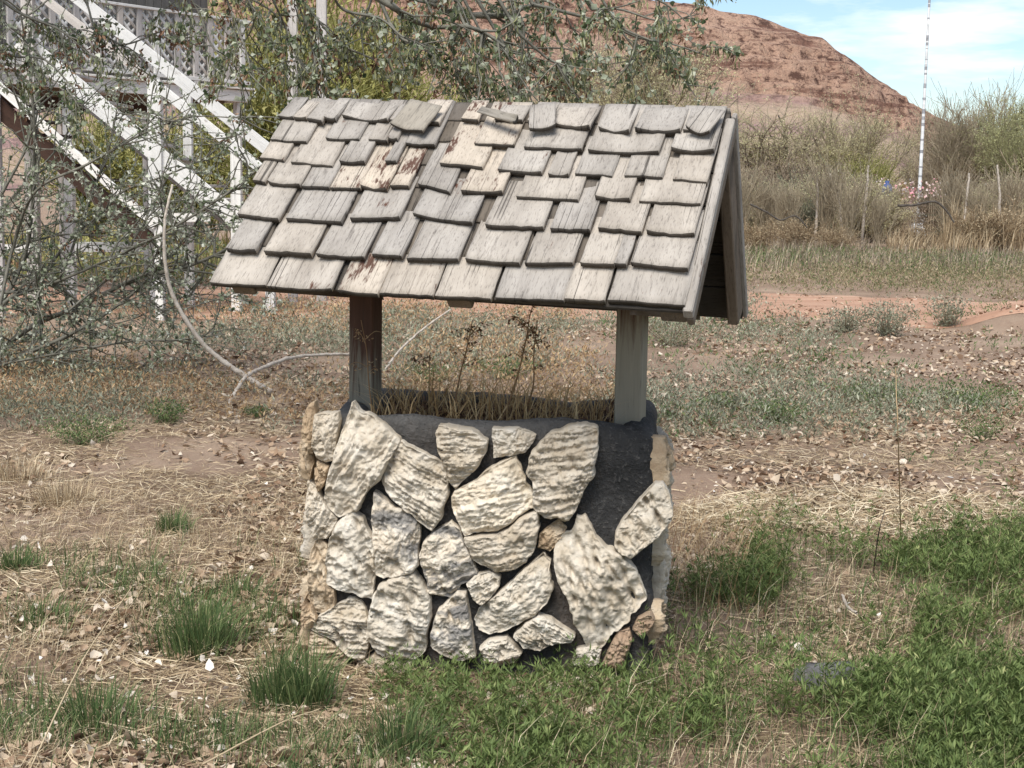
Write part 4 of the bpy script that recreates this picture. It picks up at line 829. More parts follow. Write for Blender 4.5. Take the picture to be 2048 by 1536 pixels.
def clump(px, py, n, rad, h, label, mat='sage', grp='leafy clumps on the open ground', cat='weed clump'):
    n = int(n*2.2); c = gpx(px, py); D = c[1]; c[2] = gz(c[0], c[1]); az = rg.uniform(0, 2*PI, n); t_ = rg.random(n); ra = rad*(.25+.75*t_)*np.sqrt(rg.random(n))
    P = np.stack([np.cos(az)*ra, np.sin(az)*ra, h*t_*(1-.35*(ra/rad)**2)], -1); d = rg.normal(0, .6, (n, 3))+[0, 0, .5]; P = P+rg.normal(0, .10*h, P.shape); P[:, 2] = np.abs(P[:, 2])
    ln = rg.uniform(.5, 1.2, n)*.0019*D
    V, Fc = leaves(P, d, rg.normal(0, 1, (n, 3)), ln*1.2, ln*.45, .2, .1)
    o = empty('weed_clump', c, label, cat, grp); q = obj('foliage', mesh('foliage', V, Fc, M[mat], False, {'rnd': rep(rg.random(n), 4)}), o, c); q['kind'] = 'stuff'
    st_ = [(np.array([[0, 0, -.01], P[i]*.5, P[i]]), np.array([.006, .004, .002])*D/10) for i in range(0, n, max(1, n//24))]
    Vs, Fs, _ = tubes(st_, 4); q = obj('stems', mesh('stems', Vs, Fs, M['bark_grey'], True), o, c); q['kind'] = 'stuff'
    return o
clump(1775, 672, 900, .38, .42, 'bushiest grey-green clump, standing by the red dirt track')
clump(1690, 668, 500, .34, .28, 'lower grey-green clump touching the bushiest one by the track')
clump(1895, 655, 500, .30, .40, 'upright thin grey-green clump between the bushiest one and the red mound')
clump(1450, 640, 700, .7, .42, 'wide grey-green clump beside the back corner of the shingled roof')
clump(1340, 690, 600, .5, .38, 'grey clump seen just behind the greener post')
clump(1555, 850, 700, .24, .16, 'low dark green clump alone on the leaf-strewn ground right of the well', 'grass')
clump(1450, 815, 300, .18, .12, 'small green sprig between the well and the low dark green clump', 'grass')
clump(1940, 800, 700, .42, .18, 'spreading green clump on the bare ground below the red mound', 'grass')
clump(1740, 800, 500, .36, .15, 'loose green clump on leaf litter between two darker ones', 'grass')
clump(1960, 880, 300, .22, .14, 'small green clump nearest the golden straw', 'grass')
clump(170, 885, 900, .34, .18, 'broad dark green clump in leaf litter below the silvery shrub', 'grass')
clump(335, 845, 500, .18, .16, 'dark green clump near the crossed dead branches', 'grass')
clump(510, 830, 200, .12, .08, 'tiny green sprig under the crossed dead branches', 'grass')
clump(860, 765, 350, .34, .16, 'green clump behind the well seen near the brown stained post', 'grass')
clump(1010, 762, 400, .38, .18, 'green clump behind the well seen between the weed stalks', 'grass')

# --- single stalks, sticks and slabs
def stick(name, pts, r0, r1, label, cat, mat, lump=.12, sides=8, grp=None, twigs=()):
    P = smooth_path(pts, 9); base = P[0].copy(); base[2] = min(P[:, 2].min(), P[0][2]); n = len(P)
    r = np.linspace(r0, r1, n)*(1+lump*rg.normal(0, 1, n)*.6); pa = [(P-base+rg.normal(0, r0*.12, P.shape), r)]
    for t_ in twigs: pa.append((smooth_path(t_, 4)-base, np.linspace(r1, r1*.4, (len(t_)-1)*4+1)))
    V, Fc, ri = tubes(pa, sides); return tag(obj(name, mesh(name, V, Fc, mat, True, {'rnd': np.full(len(V), .75)}), None, base), label, cat, grp)
gD = gpx(545, 790)[1]
stick('dead_branch', [px3(345, 370, 11.5), px3(330, 440, 11.35), px3(331, 530, 11.3), px3(350, 600, 11.3), px3(400, 680, 11.3), px3(450, 725, 11.3), px3(510, 765, 11.3), px3(543, 784, 11.3)], .009, .024, 'pale dead branch leaning down out of the silvery shrub to the ground', 'branch', M['stick'])
stick('dead_branch', [px3(455, 820, 10.75), px3(462, 800, 10.85), px3(490, 755, 11.0), px3(520, 738, 11.2), px3(580, 716, 11.6), px3(640, 710, 11.9), px3(700, 708, 12.1)], .017, .012, 'crooked pale dead branch crossing over the leaning one behind the well', 'branch', M['stick'])
stick('dead_branch', [px3(770, 740, 12.4), px3(800, 700, 12.6), px3(850, 655, 12.9), px3(900, 620, 13.1)], .011, .007, 'straight thin tan branch slanting up behind the brown stained post', 'branch', M['stick'])
stick('white_twig', [gpx(1683, 1215)+[0, 0, .05], gpx(1695, 1240)+[0, 0, .05], gpx(1712, 1252)+[0, 0, .05]], .006, .006, 'short chalky white twig lying in the gap of the green patch', 'twig', M['stick'])
stick('straw_stalk', [gpx(1802, 1080), px3(1797, 900, 5.5), px3(1791, 735, 5.5)], .0028, .0015, 'single tall straw stalk standing up from the golden straw', 'dry stalk', M['dry_stem'], .02, 5)
stick('straw_stalk', [gpx(60, 1560)+[0, 0, .03], gpx(170, 1390)+[0, 0, .12], gpx(265, 1255)+[0, 0, .15]], .0028, .0018, 'long pale straw stalk slanting over the grass in front of fallen leaves', 'dry stalk', M['straw'], .02, 5)
stick('straw_stalk', [gpx(405, 1550)+[0, 0, .03], gpx(560, 1480)+[0, 0, .05], gpx(640, 1450)+[0, 0, .05]], .0028, .0018, 'pale straw stalk lying in the litter near the wall corner', 'dry stalk', M['straw'], .02, 5)
stick('dark_stem', [gpx(1747, 1145), px3(1757, 1070, 5.35), px3(1770, 1018, 5.35)], .003, .0016, 'thin dark dead stem standing in the green patch', 'dry stalk', M['bark_dark'], .02, 5)
c = gpx(1655, 1368); sv_ = []
th = np.linspace(0, 2*PI, 14, endpoint=False); rr_ = .08*(1+.45*rg.normal(0, .6, 14))
V = np.vstack([np.stack([np.cos(th)*rr_*1.1, np.sin(th)*rr_*.9, 0*th-.02], -1), np.stack([np.cos(th)*rr_*1.05, np.sin(th)*rr_*.85, 0*th+.022], -1), np.stack([np.cos(th)*rr_*.8, np.sin(th)*rr_*.65, (.028+.012*np.cos(th))+.005*rg.normal(0, 1, 14)], -1), [[0, 0, .028]]])
tag(obj('stone_slab', mesh('stone_slab', V, [np.array([[k*14+i, k*14+(i+1) % 14, k*14+14+(i+1) % 14, k*14+14+i] for k in range(2) for i in range(14)]), np.array([[28+i, 28+(i+1) % 14, 42] for i in range(14)])], M['slate'], False), None, c+[0, 0, .03]), 'flat dark grey slab half buried in the green patch', 'stone')

# ================================================================== DECK AND STAIRS (behind, left)
def at(x, y, D): return px3(x, y, D)
def pboard(name, a, b, wpx, D, thick, mat, parent, D2=None):
    return beam(name, at(a[0], a[1], D), at(b[0], b[1], D2 or D), wpx*D/F, thick, M[mat], parent, (0, 1, 0))
G0 = gpx(300, 602)[1]
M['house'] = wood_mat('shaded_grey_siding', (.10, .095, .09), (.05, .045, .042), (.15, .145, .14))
deck = empty('wooden_deck', (at(350, 600, 21)[0], 21, 0), 'raised white wooden deck with lattice railing behind the silvery shrub', 'deck')
EA, EB = at(-60, 122, 19.2), at(498, 186, 23.2)                               # deck edge, running away to the right
ed = norm(np.array([EB[0]-EA[0], EB[1]-EA[1], 0])); en = np.array([-ed[1], ed[0], 0]); EL = np.linalg.norm((EB-EA)[:2]); dz = (EA[2]+EB[2])/2
dpt = lambda s, z, o=0.: np.array([EA[0], EA[1], 0])+ed*s+en*o+WZ*(dz+z)
def dpx(px):                                                                   # distance along the edge under photo column px
    return min(np.linspace(0, EL, 400), key=lambda s: abs(proj(dpt(s, .3))[0]-px))
beam('fascia', dpt(0, -.11), dpt(EL, -.11), .17, .04, M['white_paint'], deck, en)
beam('edge_board', dpt(-.02, .005, .0), dpt(EL+.06, .005, .0), .14, .03, M['white_paint'], deck, WZ)
for k in range(9): beam('deck_board', dpt(0, .005, .16+.145*k), dpt(EL, .005, .16+.145*k), .135, .03, M['grey_wood'], deck, WZ)
beam('fascia', dpt(EL-.02, -.11, .03), dpt(EL-.02, -.11, 2.2), .17, .04, M['white_paint'], deck, ed)
beam('top_rail', dpt(0, 1.0), dpt(EL+.03, 1.0), .035, .11, M['white_paint'], deck, en)
beam('bottom_rail', dpt(0, .09), dpt(EL, .09), .05, .07, M['white_paint'], deck, en)
bx = [dpx(p) for p in (20, 60, 105, 152, 202, 240, 278, 312, 354, 390, 419, 453, 484)]
for i, s in enumerate(bx):
    beam('baluster', dpt(s, .0, -.01), dpt(s, .985, -.01), .09, .04, M['white_paint' if i in (7, 12) else 'grey_wood'], deck, en)
def lattice(s0, s1, z0, z1):
    paths = []; V, Fc, off = [], [], 0; stp = .15
    for sg, o in ((1, .018), (-1, .008)):
        c = -2.
        while c < 2.5:
            pts = []
            for z in (z0, z1):
                s = s0+c+sg*(z-z0); pts.append((s, z))
            (sa, za), (sb, zb) = pts
            lo_, hi_ = 0., 1.
            for bnd, sign in ((s0, 1), (s1, -1)):
                da, db = (sa-bnd)*sign, (sb-bnd)*sign
                if da < 0 and db < 0: lo_, hi_ = 1., 0.
                elif da < 0: lo_ = max(lo_, da/(da-db))
                elif db < 0: hi_ = min(hi_, da/(da-db))
            if hi_-lo_ > .02:
                a = dpt(sa+(sb-sa)*lo_, za+(zb-za)*lo_, o); b = dpt(sa+(sb-sa)*hi_, za+(zb-za)*hi_, o); d = norm(b-a); sd_ = np.cross(d, en)*.021
                V.append(np.array([p+q+en*e for e in (0, .008) for p, q in ((a, -sd_), (a, sd_), (b, sd_), (b, -sd_))])); Fc.append(BOXF+off); off += 8
            c += stp
    if V: q = obj('lattice_panel', mesh('lattice_panel', np.concatenate(V)-WLOC[deck.name], np.concatenate(Fc), M['white_paint']), deck, WLOC[deck.name]); q['kind'] = 'stuff'
for a, b in zip(bx[:-1], bx[1:]): lattice(a+.045, b-.045, .11, .97)
for px_, o in ((480, .06), (312, .06), (140, .06), (480, 2.1), (312, 2.1)):
    s = dpx(px_); beam('deck_post', dpt(s, -dz-.05, o), dpt(s, -.03, o), .10, .10, M['grey_wood'], deck, en)
for o in (.5, 1.1, 1.7): beam('joist', dpt(0, -.12, o), dpt(EL-.05, -.12, o), .17, .04, M['rafter'], deck, en)

house = empty('house', dpt(0, .03, 1.3), 'grey board house wall seen through the lattice above the deck', 'house')
hs = np.arange(-2.0, EL+.35, .16)
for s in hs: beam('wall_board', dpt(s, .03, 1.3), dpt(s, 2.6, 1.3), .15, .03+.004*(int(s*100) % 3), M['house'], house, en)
stairs = empty('staircase', (at(400, 600, 19)[0], 19, 0), 'white wooden staircase running down from the lattice deck, behind the shrub', 'staircase')
DN, DF = 18.6, 19.8
pboard('stringer', (40, 80), (560, 512), 36, DN, .05, 'white_paint', stairs); pboard('stringer', (40, 85), (560, 522), 36, DF, .05, 'grey_wood', stairs)
for k in range(15):
    t_ = k/14.; a = at(62+470*t_, 92+392*t_, DN); c = (a+np.array([.0, .62, 0])); beam('tread', c-np.array([0, .60, 0]), c+np.array([0, .60, 0]), .25, .035, M['grey_wood'], stairs, (0, 0, 1))
pboard('handrail', (120, -32), (548, 309), 25, DN-.08, .04, 'white_paint', stairs)
pboard('lower_rail', (60, -25), (300, 160), 17, DN-.06, .04, 'grey_wood', stairs); pboard('lower_rail', (322, 178), (545, 356), 20, DN-.06, .04, 'white_paint', stairs)
def vpost(parent, x, y0, D, wpx, mat, name='newel_post'):
    p = at(x, y0, D); return beam(name, (p[0], p[1], -.05), p, wpx*D/F, wpx*D/F, M[mat], parent, (0, 1, 0))
for x_, y0, D, wp_, mt in ((310, 160, DN, 26, 'white_paint'), (472, 232, DN, 20, 'white_paint'), (55, -40, DN-.1, 23, 'grey_wood'), (375, 168, DF, 17, 'white_paint'), (135, 205, DN+.4, 17, 'white_paint'), (540, 300, DN, 18, 'white_paint')): vpost(stairs, x_, y0, D, wp_, mt)
pboard('cross_board', (150, 494), (300, 494), 20, DN-.2, .04, 'white_paint', stairs); pboard('cross_board', (-30, 497), (66, 497), 16, DN-.2, .04, 'white_paint', stairs); pboard('cross_board', (325, 436), (420, 434), 19, DN-.2, .04, 'white_paint', stairs)
low = empty('side_staircase', (at(140, 600, 17.4)[0], 17.4, 0), 'lower staircase with maroon sides and a white edge board beside the deck posts', 'staircase')
pboard('edge_board', (-30, 148), (312, 452), 17, 17.4, .05, 'white_paint', low); pboard('stringer', (-30, 190), (300, 484), 34, 17.5, .06, 'maroon', low); pboard('stringer', (-30, 190), (300, 484), 34, 18.3, .06, 'maroon', low)
for k in range(10):
    t_ = k/9.; a = at(-10+300*t_, 180+270*t_, 17.5); beam('tread', a, a+np.array([0, .8, 0]), .24, .035, M['maroon'], low, (0, 0, 1))
vpost(low, 318, 440, 17.45, 16, 'white_paint'); vpost(low, -10, 150, 17.45, 16, 'grey_wood')
beam('back_beam', dpt(0, -.24, 1.9), dpt(EL-.1, -.24, 1.9), .28, .09, M['maroon'], deck, en)
for px_, lb in ((586, 'tall whitish post standing behind the shingled roof, beside the green brush'), (643, 'tall whitish post behind the roof with a drooping twig across it')):
    p = at(px_, 600, 20.6); tag(beam('tall_post', (p[0], p[1], -.05), (p[0], p[1], at(px_, -60, 20.6)[2]), .125 if px_ < 600 else .13, .12, M['grey_wood'], None, (0, 1, 0)), lb, 'post', 'tall posts behind the roof')

# ================================================================== POPLARS
rp_ = np.random.default_rng(77)
def poplar(name, label, limbs, D, r0, ntw, tl, droop, leafln, per, extra, ground_root=None):
    """limbs: pixel polylines at distance D; twigs and leaf clusters grow from them"""
    base = ground_root; o = empty(name, base, label, 'tree'); paths = []; nodes = []
    for pl, Dl, rl in limbs:
        dl = np.cumsum(np.r_[0, rp_.normal(0, .12, len(pl)-1)]); P = smooth_path([at(x, y, Dl+d) for (x, y), d in zip(pl, dl)], 7); n = len(P)
        paths.append((P-base, np.linspace(rl, rl*.35, n)*(1+.1*rp_.normal(0, 1, n))))
        L_ = np.linalg.norm(np.diff(P, axis=0), axis=1).sum()
        for k in range(int(ntw*L_)):
            i = rp_.integers(int(n*.08), n); tdir = norm(P[min(i+1, n-1)]-P[max(i-1, 0)]); d = norm(tdir*.6+rp_.normal(0, .65, 3)-WZ*droop*.5); l = tl*rp_.uniform(.35, 1.2)
            q = [P[i]]
            for s in range(4): d = norm(d+rp_.normal(0, .28, 3)-WZ*droop*.22); q.append(q[-1]+d*l/4)
            q = np.array(q); paths.append((q-base, np.linspace(rl*.35, rl*.10, 5)+.0012)); 
            for s in (1, 2, 3, 4): nodes.append((q[s], q[s]-q[s-1]))
            if rp_.random() < .7:
                i2 = rp_.integers(1, 4); d2 = norm(q[i2+1]-q[i2]+rp_.normal(0, .5, 3)*l*.3); q2 = np.array([q[i2], q[i2]+d2*l*.22, q[i2]+d2*l*.42-WZ*droop*l*.06])
                paths.append((q2-base, np.linspace(rl*.14, rl*.08, 3)+.001)); nodes += [(q2[1], d2), (q2[2], d2)]
    paths += extra.get('trunk', [])
    V, Fc, ri = tubes(paths, 4); obj('branches', mesh('branches', V, Fc, M['bark'], True), o, base)
    NP = np.array([a for a, b in nodes]); ND = norm(np.array([b for a, b in nodes])); keep = rp_.random(len(NP)) < extra.get('keep', .85); NP, ND = NP[keep], ND[keep]; m_ = len(NP)
    # leaf clusters: small half-open leaves with pale woolly undersides
    pos = np.repeat(NP, per, 0)+rp_.normal(0, leafln*.35, (m_*per, 3)); d = np.repeat(ND, per, 0)*.5+rp_.normal(0, .8, (m_*per, 3))-WZ*.15
    ln = leafln*rp_.uniform(.55, 1.3, m_*per); tone = np.clip(np.repeat(rp_.random(m_), per)*.5+rp_.random(m_*per)*.65-.04+extra.get('tone', 0), 0, 1)
    V, Fc = leaves(pos-base, d, rp_.normal(0, 1, (m_*per, 3)), ln, ln*rp_.uniform(.6, .95, m_*per), .22, .12)
    lf = obj('leaves', mesh('leaves', V, Fc, M['poplar_leaf'], False, {'rnd': rep(tone, 4)}), o, base); lf['kind'] = 'stuff'
    if extra.get('catkin'):
        k = rp_.random(m_) < extra['catkin']; cp = np.repeat(NP[k], 5, 0)+rp_.normal(0, .018, (k.sum()*5, 3)); c_ = len(cp)
        V, Fc = leaves(cp-base, np.array([0, 0, -1.])+rp_.normal(0, .25, (c_, 3)), rp_.normal(0, 1, (c_, 3)), rp_.uniform(.03, .07, c_), rp_.uniform(.007, .012, c_), .5, .1)
        q = obj('catkins', mesh('catkins', V, Fc, M['poplar_dull'], False, {'rnd': rep(rp_.random(c_), 4)}), o, base); q['kind'] = 'stuff'
    if extra.get('dead'):
        k = rp_.random(m_) < extra['dead']; cp = np.repeat(NP[k], 9, 0)+rp_.normal(0, .022, (k.sum()*9, 3))-WZ*.02; c_ = len(cp)
        V, Fc = leaves(cp-base, np.array([0, 0, -.8])+rp_.normal(0, .6, (c_, 3)), rp_.normal(0, 1, (c_, 3)), rp_.uniform(.02, .045, c_), rp_.uniform(.008, .02, c_), .4, .2)
        q = obj('withered_clusters', mesh('withered_clusters', V, Fc, M['dead_cluster'], False, {'rnd': rep(rp_.random(c_), 4)}), o, base); q['kind'] = 'stuff'
    return o
lim = []
for pl, r_ in (([(-90, 760), (0, 698), (76, 646), (138, 621), (214, 585), (285, 551), (355, 539), (440, 505), (520, 450)], .030), ([(-90, 765), (0, 728), (138, 670), (250, 600), (330, 520), (400, 440)], .022), ([(-90, 768), (0, 731), (184, 695), (275, 682), (352, 680), (450, 668)], .013), ([(-90, 770), (0, 735), (140, 716), (245, 738), (306, 728)], .010),
               ([(-90, 755), (0, 609), (31, 557), (58, 474), (70, 300), (60, 150), (40, 20)], .024), ([(-90, 758), (0, 615), (61, 580), (122, 560), (300, 480), (450, 390), (560, 300)], .022), ([(61, 580), (140, 480), (205, 425), (249, 381), (337, 349), (425, 305), (498, 231)], .015), ([(0, 609), (30, 480), (73, 381), (176, 328), (293, 264), (381, 234), (480, 236)], .015),
               ([(-60, 520), (0, 395), (53, 293), (70, 205), (88, 146), (117, 88)], .014), ([(122, 560), (182, 393), (205, 337), (223, 278), (231, 234), (240, 170)], .012), ([(-80, 640), (-20, 480), (20, 400), (120, 290), (160, 200)], .014), ([(285, 551), (330, 470), (320, 380), (350, 280)], .010), ([(138, 621), (230, 540), (300, 430), (370, 400), (470, 420)], .011), ([(214, 585), (330, 620), (430, 600), (540, 560)], .008),
               ([(-60, 560), (20, 500), (120, 470), (220, 470), (330, 440), (400, 330)], .012), ([(0, 698), (60, 720), (160, 660), (260, 640), (380, 590), (500, 600)], .008)):
    lim.append((pl, 12.1+rp_.uniform(-.3, .8), r_))
poplar('silver_poplar_shrub', 'leaning silvery-leaved poplar shrub spreading low branches in front of the stairs', lim, 11.2, .03, 18., .6, .05, .033, 5, {'keep': .72, 'dead': .03}, gpx(-95, 772))
ov = lambda pts: [(480+x/2.133, y/2.133) for x, y in pts]
lim2 = []
for pl, r_ in ((([(500, -60), (640, 20), (720, 75), (830, 115), (960, 112), (1060, 150), (1130, 200)]), .020), ([(700, -90), (900, 60), (1020, 65), (1150, 65), (1200, 40), (1290, 0), (1400, -70)], .026), ([(1150, 75), (1200, 150), (1300, 240), (1350, 270), (1420, 330)], .010), ([(1250, 20), (1360, 45), (1560, 100), (1700, 160), (1850, 190), (2000, 240)], .011), ([(1420, -60), (1480, 0), (1560, 70), (1650, 130), (1760, 175)], .013),
               ([(200, -80), (240, 0), (290, 130), (320, 260), (335, 400)], .009), ([(100, -80), (150, 20), (200, 130), (260, 280), (400, 400)], .009), ([(230, -60), (280, 20), (420, 180), (560, 250), (690, 340)], .010), ([(380, -60), (440, 40), (600, 80), (700, 160), (830, 200)], .010), ([(640, 100), (700, 170), (860, 220), (960, 300), (1040, 370)], .010),
               ([(980, 110), (1040, 140), (1200, 200), (1400, 210), (1500, 265)], .009), ([(1130, 200), (1180, 270), (1300, 350), (1330, 400)], .008), ([(1060, 200), (1060, 260), (1040, 320), (1010, 390)], .006), ([(1380, 210), (1390, 300), (1380, 410)], .006), ([(1640, 150), (1690, 230), (1650, 300)], .006), ([(-100, -100), (-40, 40), (20, 200), (60, 330)], .009), ([(0, -60), (60, 60), (30, 160), (-60, 260)], .008), ([(560, 0), (520, 140), (540, 300)], .007), ([(820, 60), (800, 180), (830, 330)], .007), ([(1500, 40), (1620, 40), (1800, 90), (1960, 60)], .009), ([(1700, -40), (1820, 20), (1900, 90)], .008), ([(900, -40), (960, 80), (900, 200), (930, 330)], .007)):
    lim2.append((ov(pl), 8.3+rp_.uniform(-.6, .6), r_))
for pl, r_ in (([(120, -60), (170, 0), (188, 50), (223, 79), (255, 88), (330, 60)], .010), ([(-60, -60), (30, 20), (120, 60), (180, 110)], .012), ([(350, -60), (400, 30), (430, 100), (500, 150)], .009), ([(420, -40), (540, 20), (583, 82), (600, 150)], .008), ([(-60, 60), (20, 110), (90, 120), (150, 180)], .010)):
    lim2.append((pl, 9.2+rp_.uniform(-.5, .5), r_))
# trunk of the overhanging tree stands out of view to the left
tb_ = gpx(-420, 930); tb_[2] = 0
tp = [tb_-tb_, np.array([.05, .02, 1.3]), np.array([-.05, .1, 2.6]), np.array([.25, .2, 3.9])]; pa = [(smooth_path(tp, 6), np.linspace(.19, .12, 19))]
for pl, D, r_ in lim2:
    e = at(pl[0][0], pl[0][1], D)-tb_; s = np.array(tp[3])*rp_.uniform(.75, 1.0); pa.append((smooth_path([s, s+(e-s)*.7+WZ*1.3, e], 6), np.linspace(.05, r_, 13)))
poplar('overhanging_poplar', 'poplar branches with pale leaves and drooping catkins hanging over the shingled roof', lim2, 8.3, .02, 17.0, .36, .6, .032, 5, {'keep': .8, 'tone': -.12, 'catkin': .5, 'dead': .16, 'trunk': pa}, tb_)

# ================================================================== BACKGROUND TREES AND BRUSH
rt = np.random.default_rng(99)
def grow(h, spread, stems, lev, kids, up, curv, r0, thin=.62, seed=0, first=.25):
    """recursive branching; returns list of (points, radii, level)"""
    r_ = np.random.default_rng(seed); out = []
    def br(p, d, l, r, k):
        n = 6 if k == 0 else 5 if k < lev else 4; P = [p]
        for _ in range(n-1):
            d = norm(d+r_.normal(0, curv, 3)+WZ*up*.25); P.append(P[-1]+d*l/(n-1))
        P = np.array(P); out.append((P, np.linspace(r, r*.45, n), k))
        if k < lev:
            for _ in range(kids[k]):
                t_ = r_.uniform(first if k == 0 else .2, 1.); i = t_*(n-1); i0 = min(int(i), n-2); q = P[i0]+(P[i0+1]-P[i0])*(i-i0)
                br(q, norm(norm(P[i0+1]-P[i0])+r_.normal(0, spread, 3)), l*r_.uniform(.45, .75), r*thin*(1-.4*t_), k+1)
    for s in range(stems):
        a = r_.uniform(0, 2*PI); br(np.array([math.cos(a), math.sin(a), 0])*r0*2*(stems > 1), norm(np.array([math.cos(a)*.5*spread, math.sin(a)*.5*spread, 1])), h*.55*r_.uniform(.8, 1.1), r0, 0)
    return out
def tree_mesh(seed, h, spread, stems, lev, kids, up, curv, r0, minr, bark, leaf=None, nl=0, ls=.08, first=.25):
    g = grow(h, spread, stems, lev, kids, up, curv, r0, seed=seed, first=first); cut = lev-1 if lev > 1 else lev
    V, Fc, _ = tubes([(P, np.maximum(r, minr*1.3)) for P, r, k in g if k < cut], 5); tm = mesh('trunk', V, Fc, M[bark], True); r_ = np.random.default_rng(seed+1)
    V, Fc, ri = tubes([(P, np.maximum(r, minr*.75)) for P, r, k in g if k >= cut], 3); rn = r_.random(ri.max()+1)[ri]*.4 if leaf else r_.random(ri.max()+1)[ri]
    fl = [Fc]
    if nl:
        tips = [(P, k) for P, r, k in g if k >= lev]; idx = r_.integers(0, len(tips), nl)
        pos = np.array([tips[i][0][r_.integers(1, len(tips[i][0]))] for i in idx])+r_.normal(0, ls*.8, (nl, 3))
        ln = ls*r_.uniform(.6, 1.4, nl); V2, F2 = leaves(pos, r_.normal(0, 1, (nl, 3))+WZ*.8, r_.normal(0, 1, (nl, 3)), ln, ln*.32, .2, .1)
        fl.append(F2+len(V)); V = np.vstack([V, V2]); rn = np.concatenate([rn, rep(.42+.58*r_.random(nl), 4)])
    lm = mesh('crown', V, fl, M[leaf or bark], False, {'rnd': rn})
    return tm, lm
def put(kind, px_, D, sc, label, cat, group, rot=0., name='bare_tree', sx=1.):
    p = px3(px_, 400, D); p[2] = float(gz(p[0], p[1]))*min(1, 60/D)-.05; o = empty(name, p, label, cat, group); c, s = math.cos(rot), math.sin(rot)
    R_ = (np.array([c, s, 0])*sc*sx, np.array([-s, c, 0])*sc*sx, np.array([0, 0, 1.])*sc)
    obj('trunk', kind[0], o, p, R_)
    if kind[1]: q = obj('crown', kind[1], o, p, R_); q['kind'] = 'stuff'
    return o
T_dark = tree_mesh(3, 7.0, .72, 3, 3, (7, 8, 8), .10, .24, .17, .009, 'bark_dark', 'twig', 15000, .07)
T_pale = tree_mesh(4, 6.5, .42, 6, 3, (7, 8, 8), .35, .14, .07, .009, 'bark_grey', 'twig', 26000, .07)
T_green = tree_mesh(5, 4.2, .42, 8, 2, (10, 12), .4, .15, .04, .009, 'bark_grey', 'willow', 11000, .07)
T_bare = tree_mesh(6, 6.0, .40, 7, 3, (6, 8, 7), .45, .13, .06, .010, 'bark_grey', 'bark_grey', 0)
T_grn2 = tree_mesh(7, 6.5, .55, 4, 3, (7, 8, 7), .3, .17, .08, .009, 'bark_grey', 'pale_green', 14000, .08)
B_purp = tree_mesh(8, 3.0, .5, 18, 2, (8, 8), .28, .18, .022, .010, 'bark_purple', None, 0, first=.1)
B_purp2 = tree_mesh(9, 2.6, .55, 20, 2, (7, 8), .22, .2, .02, .010, 'bark_purple', 'sage', 1500, .06, first=.1)
B_tan = tree_mesh(12, 2.4, .5, 18, 2, (7, 8), .3, .18, .02, .009, 'bark_grey', 'reed', 4000, .07, first=.1)
B_lime = tree_mesh(13, 2.6, .45, 14, 2, (8, 8), .32, .15, .022, .009, 'bark_grey', 'twig', 7000, .06, first=.1)
B_grey = tree_mesh(10, 3.2, .3, 16, 2, (5, 5), .5, .12, .02, .010, 'bark_grey', None, 0, first=.2)
B_green = tree_mesh(11, 3.2, .45, 13, 2, (8, 8), .32, .15, .025, .010, 'bark_grey', 'willow', 8000, .07, first=.1)
put(T_dark, 1555, 62, .92, 'dark branched spreading tree with a thin pale crown below the red hill', 'tree', None, .4, 'spreading_tree', 1.25)
put(T_dark, 1480, 66, .85, 'dark spreading tree half hidden behind the edge of the roof', 'tree', None, 2.4, 'spreading_tree', 1.2)
put(T_pale, 1705, 60, .82, 'pale budding tree with upright branches between the spreading tree and the flagpole', 'tree', None, 1.0, 'budding_tree', 1.05)
put(T_green, 1735, 55, .8, 'fresh green bushy tree at the foot of the pale budding one', 'tree', None, 2.0, 'green_bush')
put(T_pale, 1270, 68, 1.38, 'large hazy yellow-green tree rising behind the middle of the roof ridge', 'tree', None, 3.0, 'budding_tree', 1.25)
put(T_pale, 1180, 74, 1.2, 'hazy pale tree beside the larger one behind the roof ridge', 'tree', None, 4.2, 'budding_tree', 1.2)
put(T_bare, 1925, 64, 1.0, 'grey leafless tree with fine upright twigs just right of the flagpole', 'tree', 'leafless grey trees by the flagpole', .5)
put(T_bare, 1975, 70, 1.15, 'taller grey leafless tree behind the one next to the flagpole', 'tree', 'leafless grey trees by the flagpole', 1.5)
put(T_bare, 1860, 72, .85, 'low grey leafless tree directly behind the flagpole', 'tree', 'leafless grey trees by the flagpole', 2.6)
put(T_grn2, 2030, 66, 1.0, 'tall light green tree standing right of the grey leafless trees', 'tree', None, .2, 'green_tree', 1.1)
put(T_grn2, 2110, 60, .95, 'light green tree beyond the tall one, farthest from the flagpole', 'tree', None, 1.7, 'green_tree', 1.1)
PL = ['behind the roof edge, left of all other thicket shrubs', "under the dark spreading tree's low boughs", 'beside the grey dead trunk in the thicket', 'touching the bent whitish dead trunk', "in front of the pale budding tree's stems", 'low, close in front of the roof edge shrub', 'low, in front of the grey dead trunk', 'between the green bushy tree and the blue jug', 'right of the stout whitish trunk', 'behind the tall tan reeds', 'beside the thin whitish dead trunk', 'between the flagpole and the stout trunk', 'just behind the wooden cross']
GL = ['beside the roof edge', 'over the dark fallen limb by the roof', 'under the dark spreading tree', 'behind the bent whitish trunk', 'in front of the short whitish trunk', 'left of the tall tan reeds', 'rising from the tall tan reeds', 'by the light green tree', 'in front of the pink flowers and blue jug']
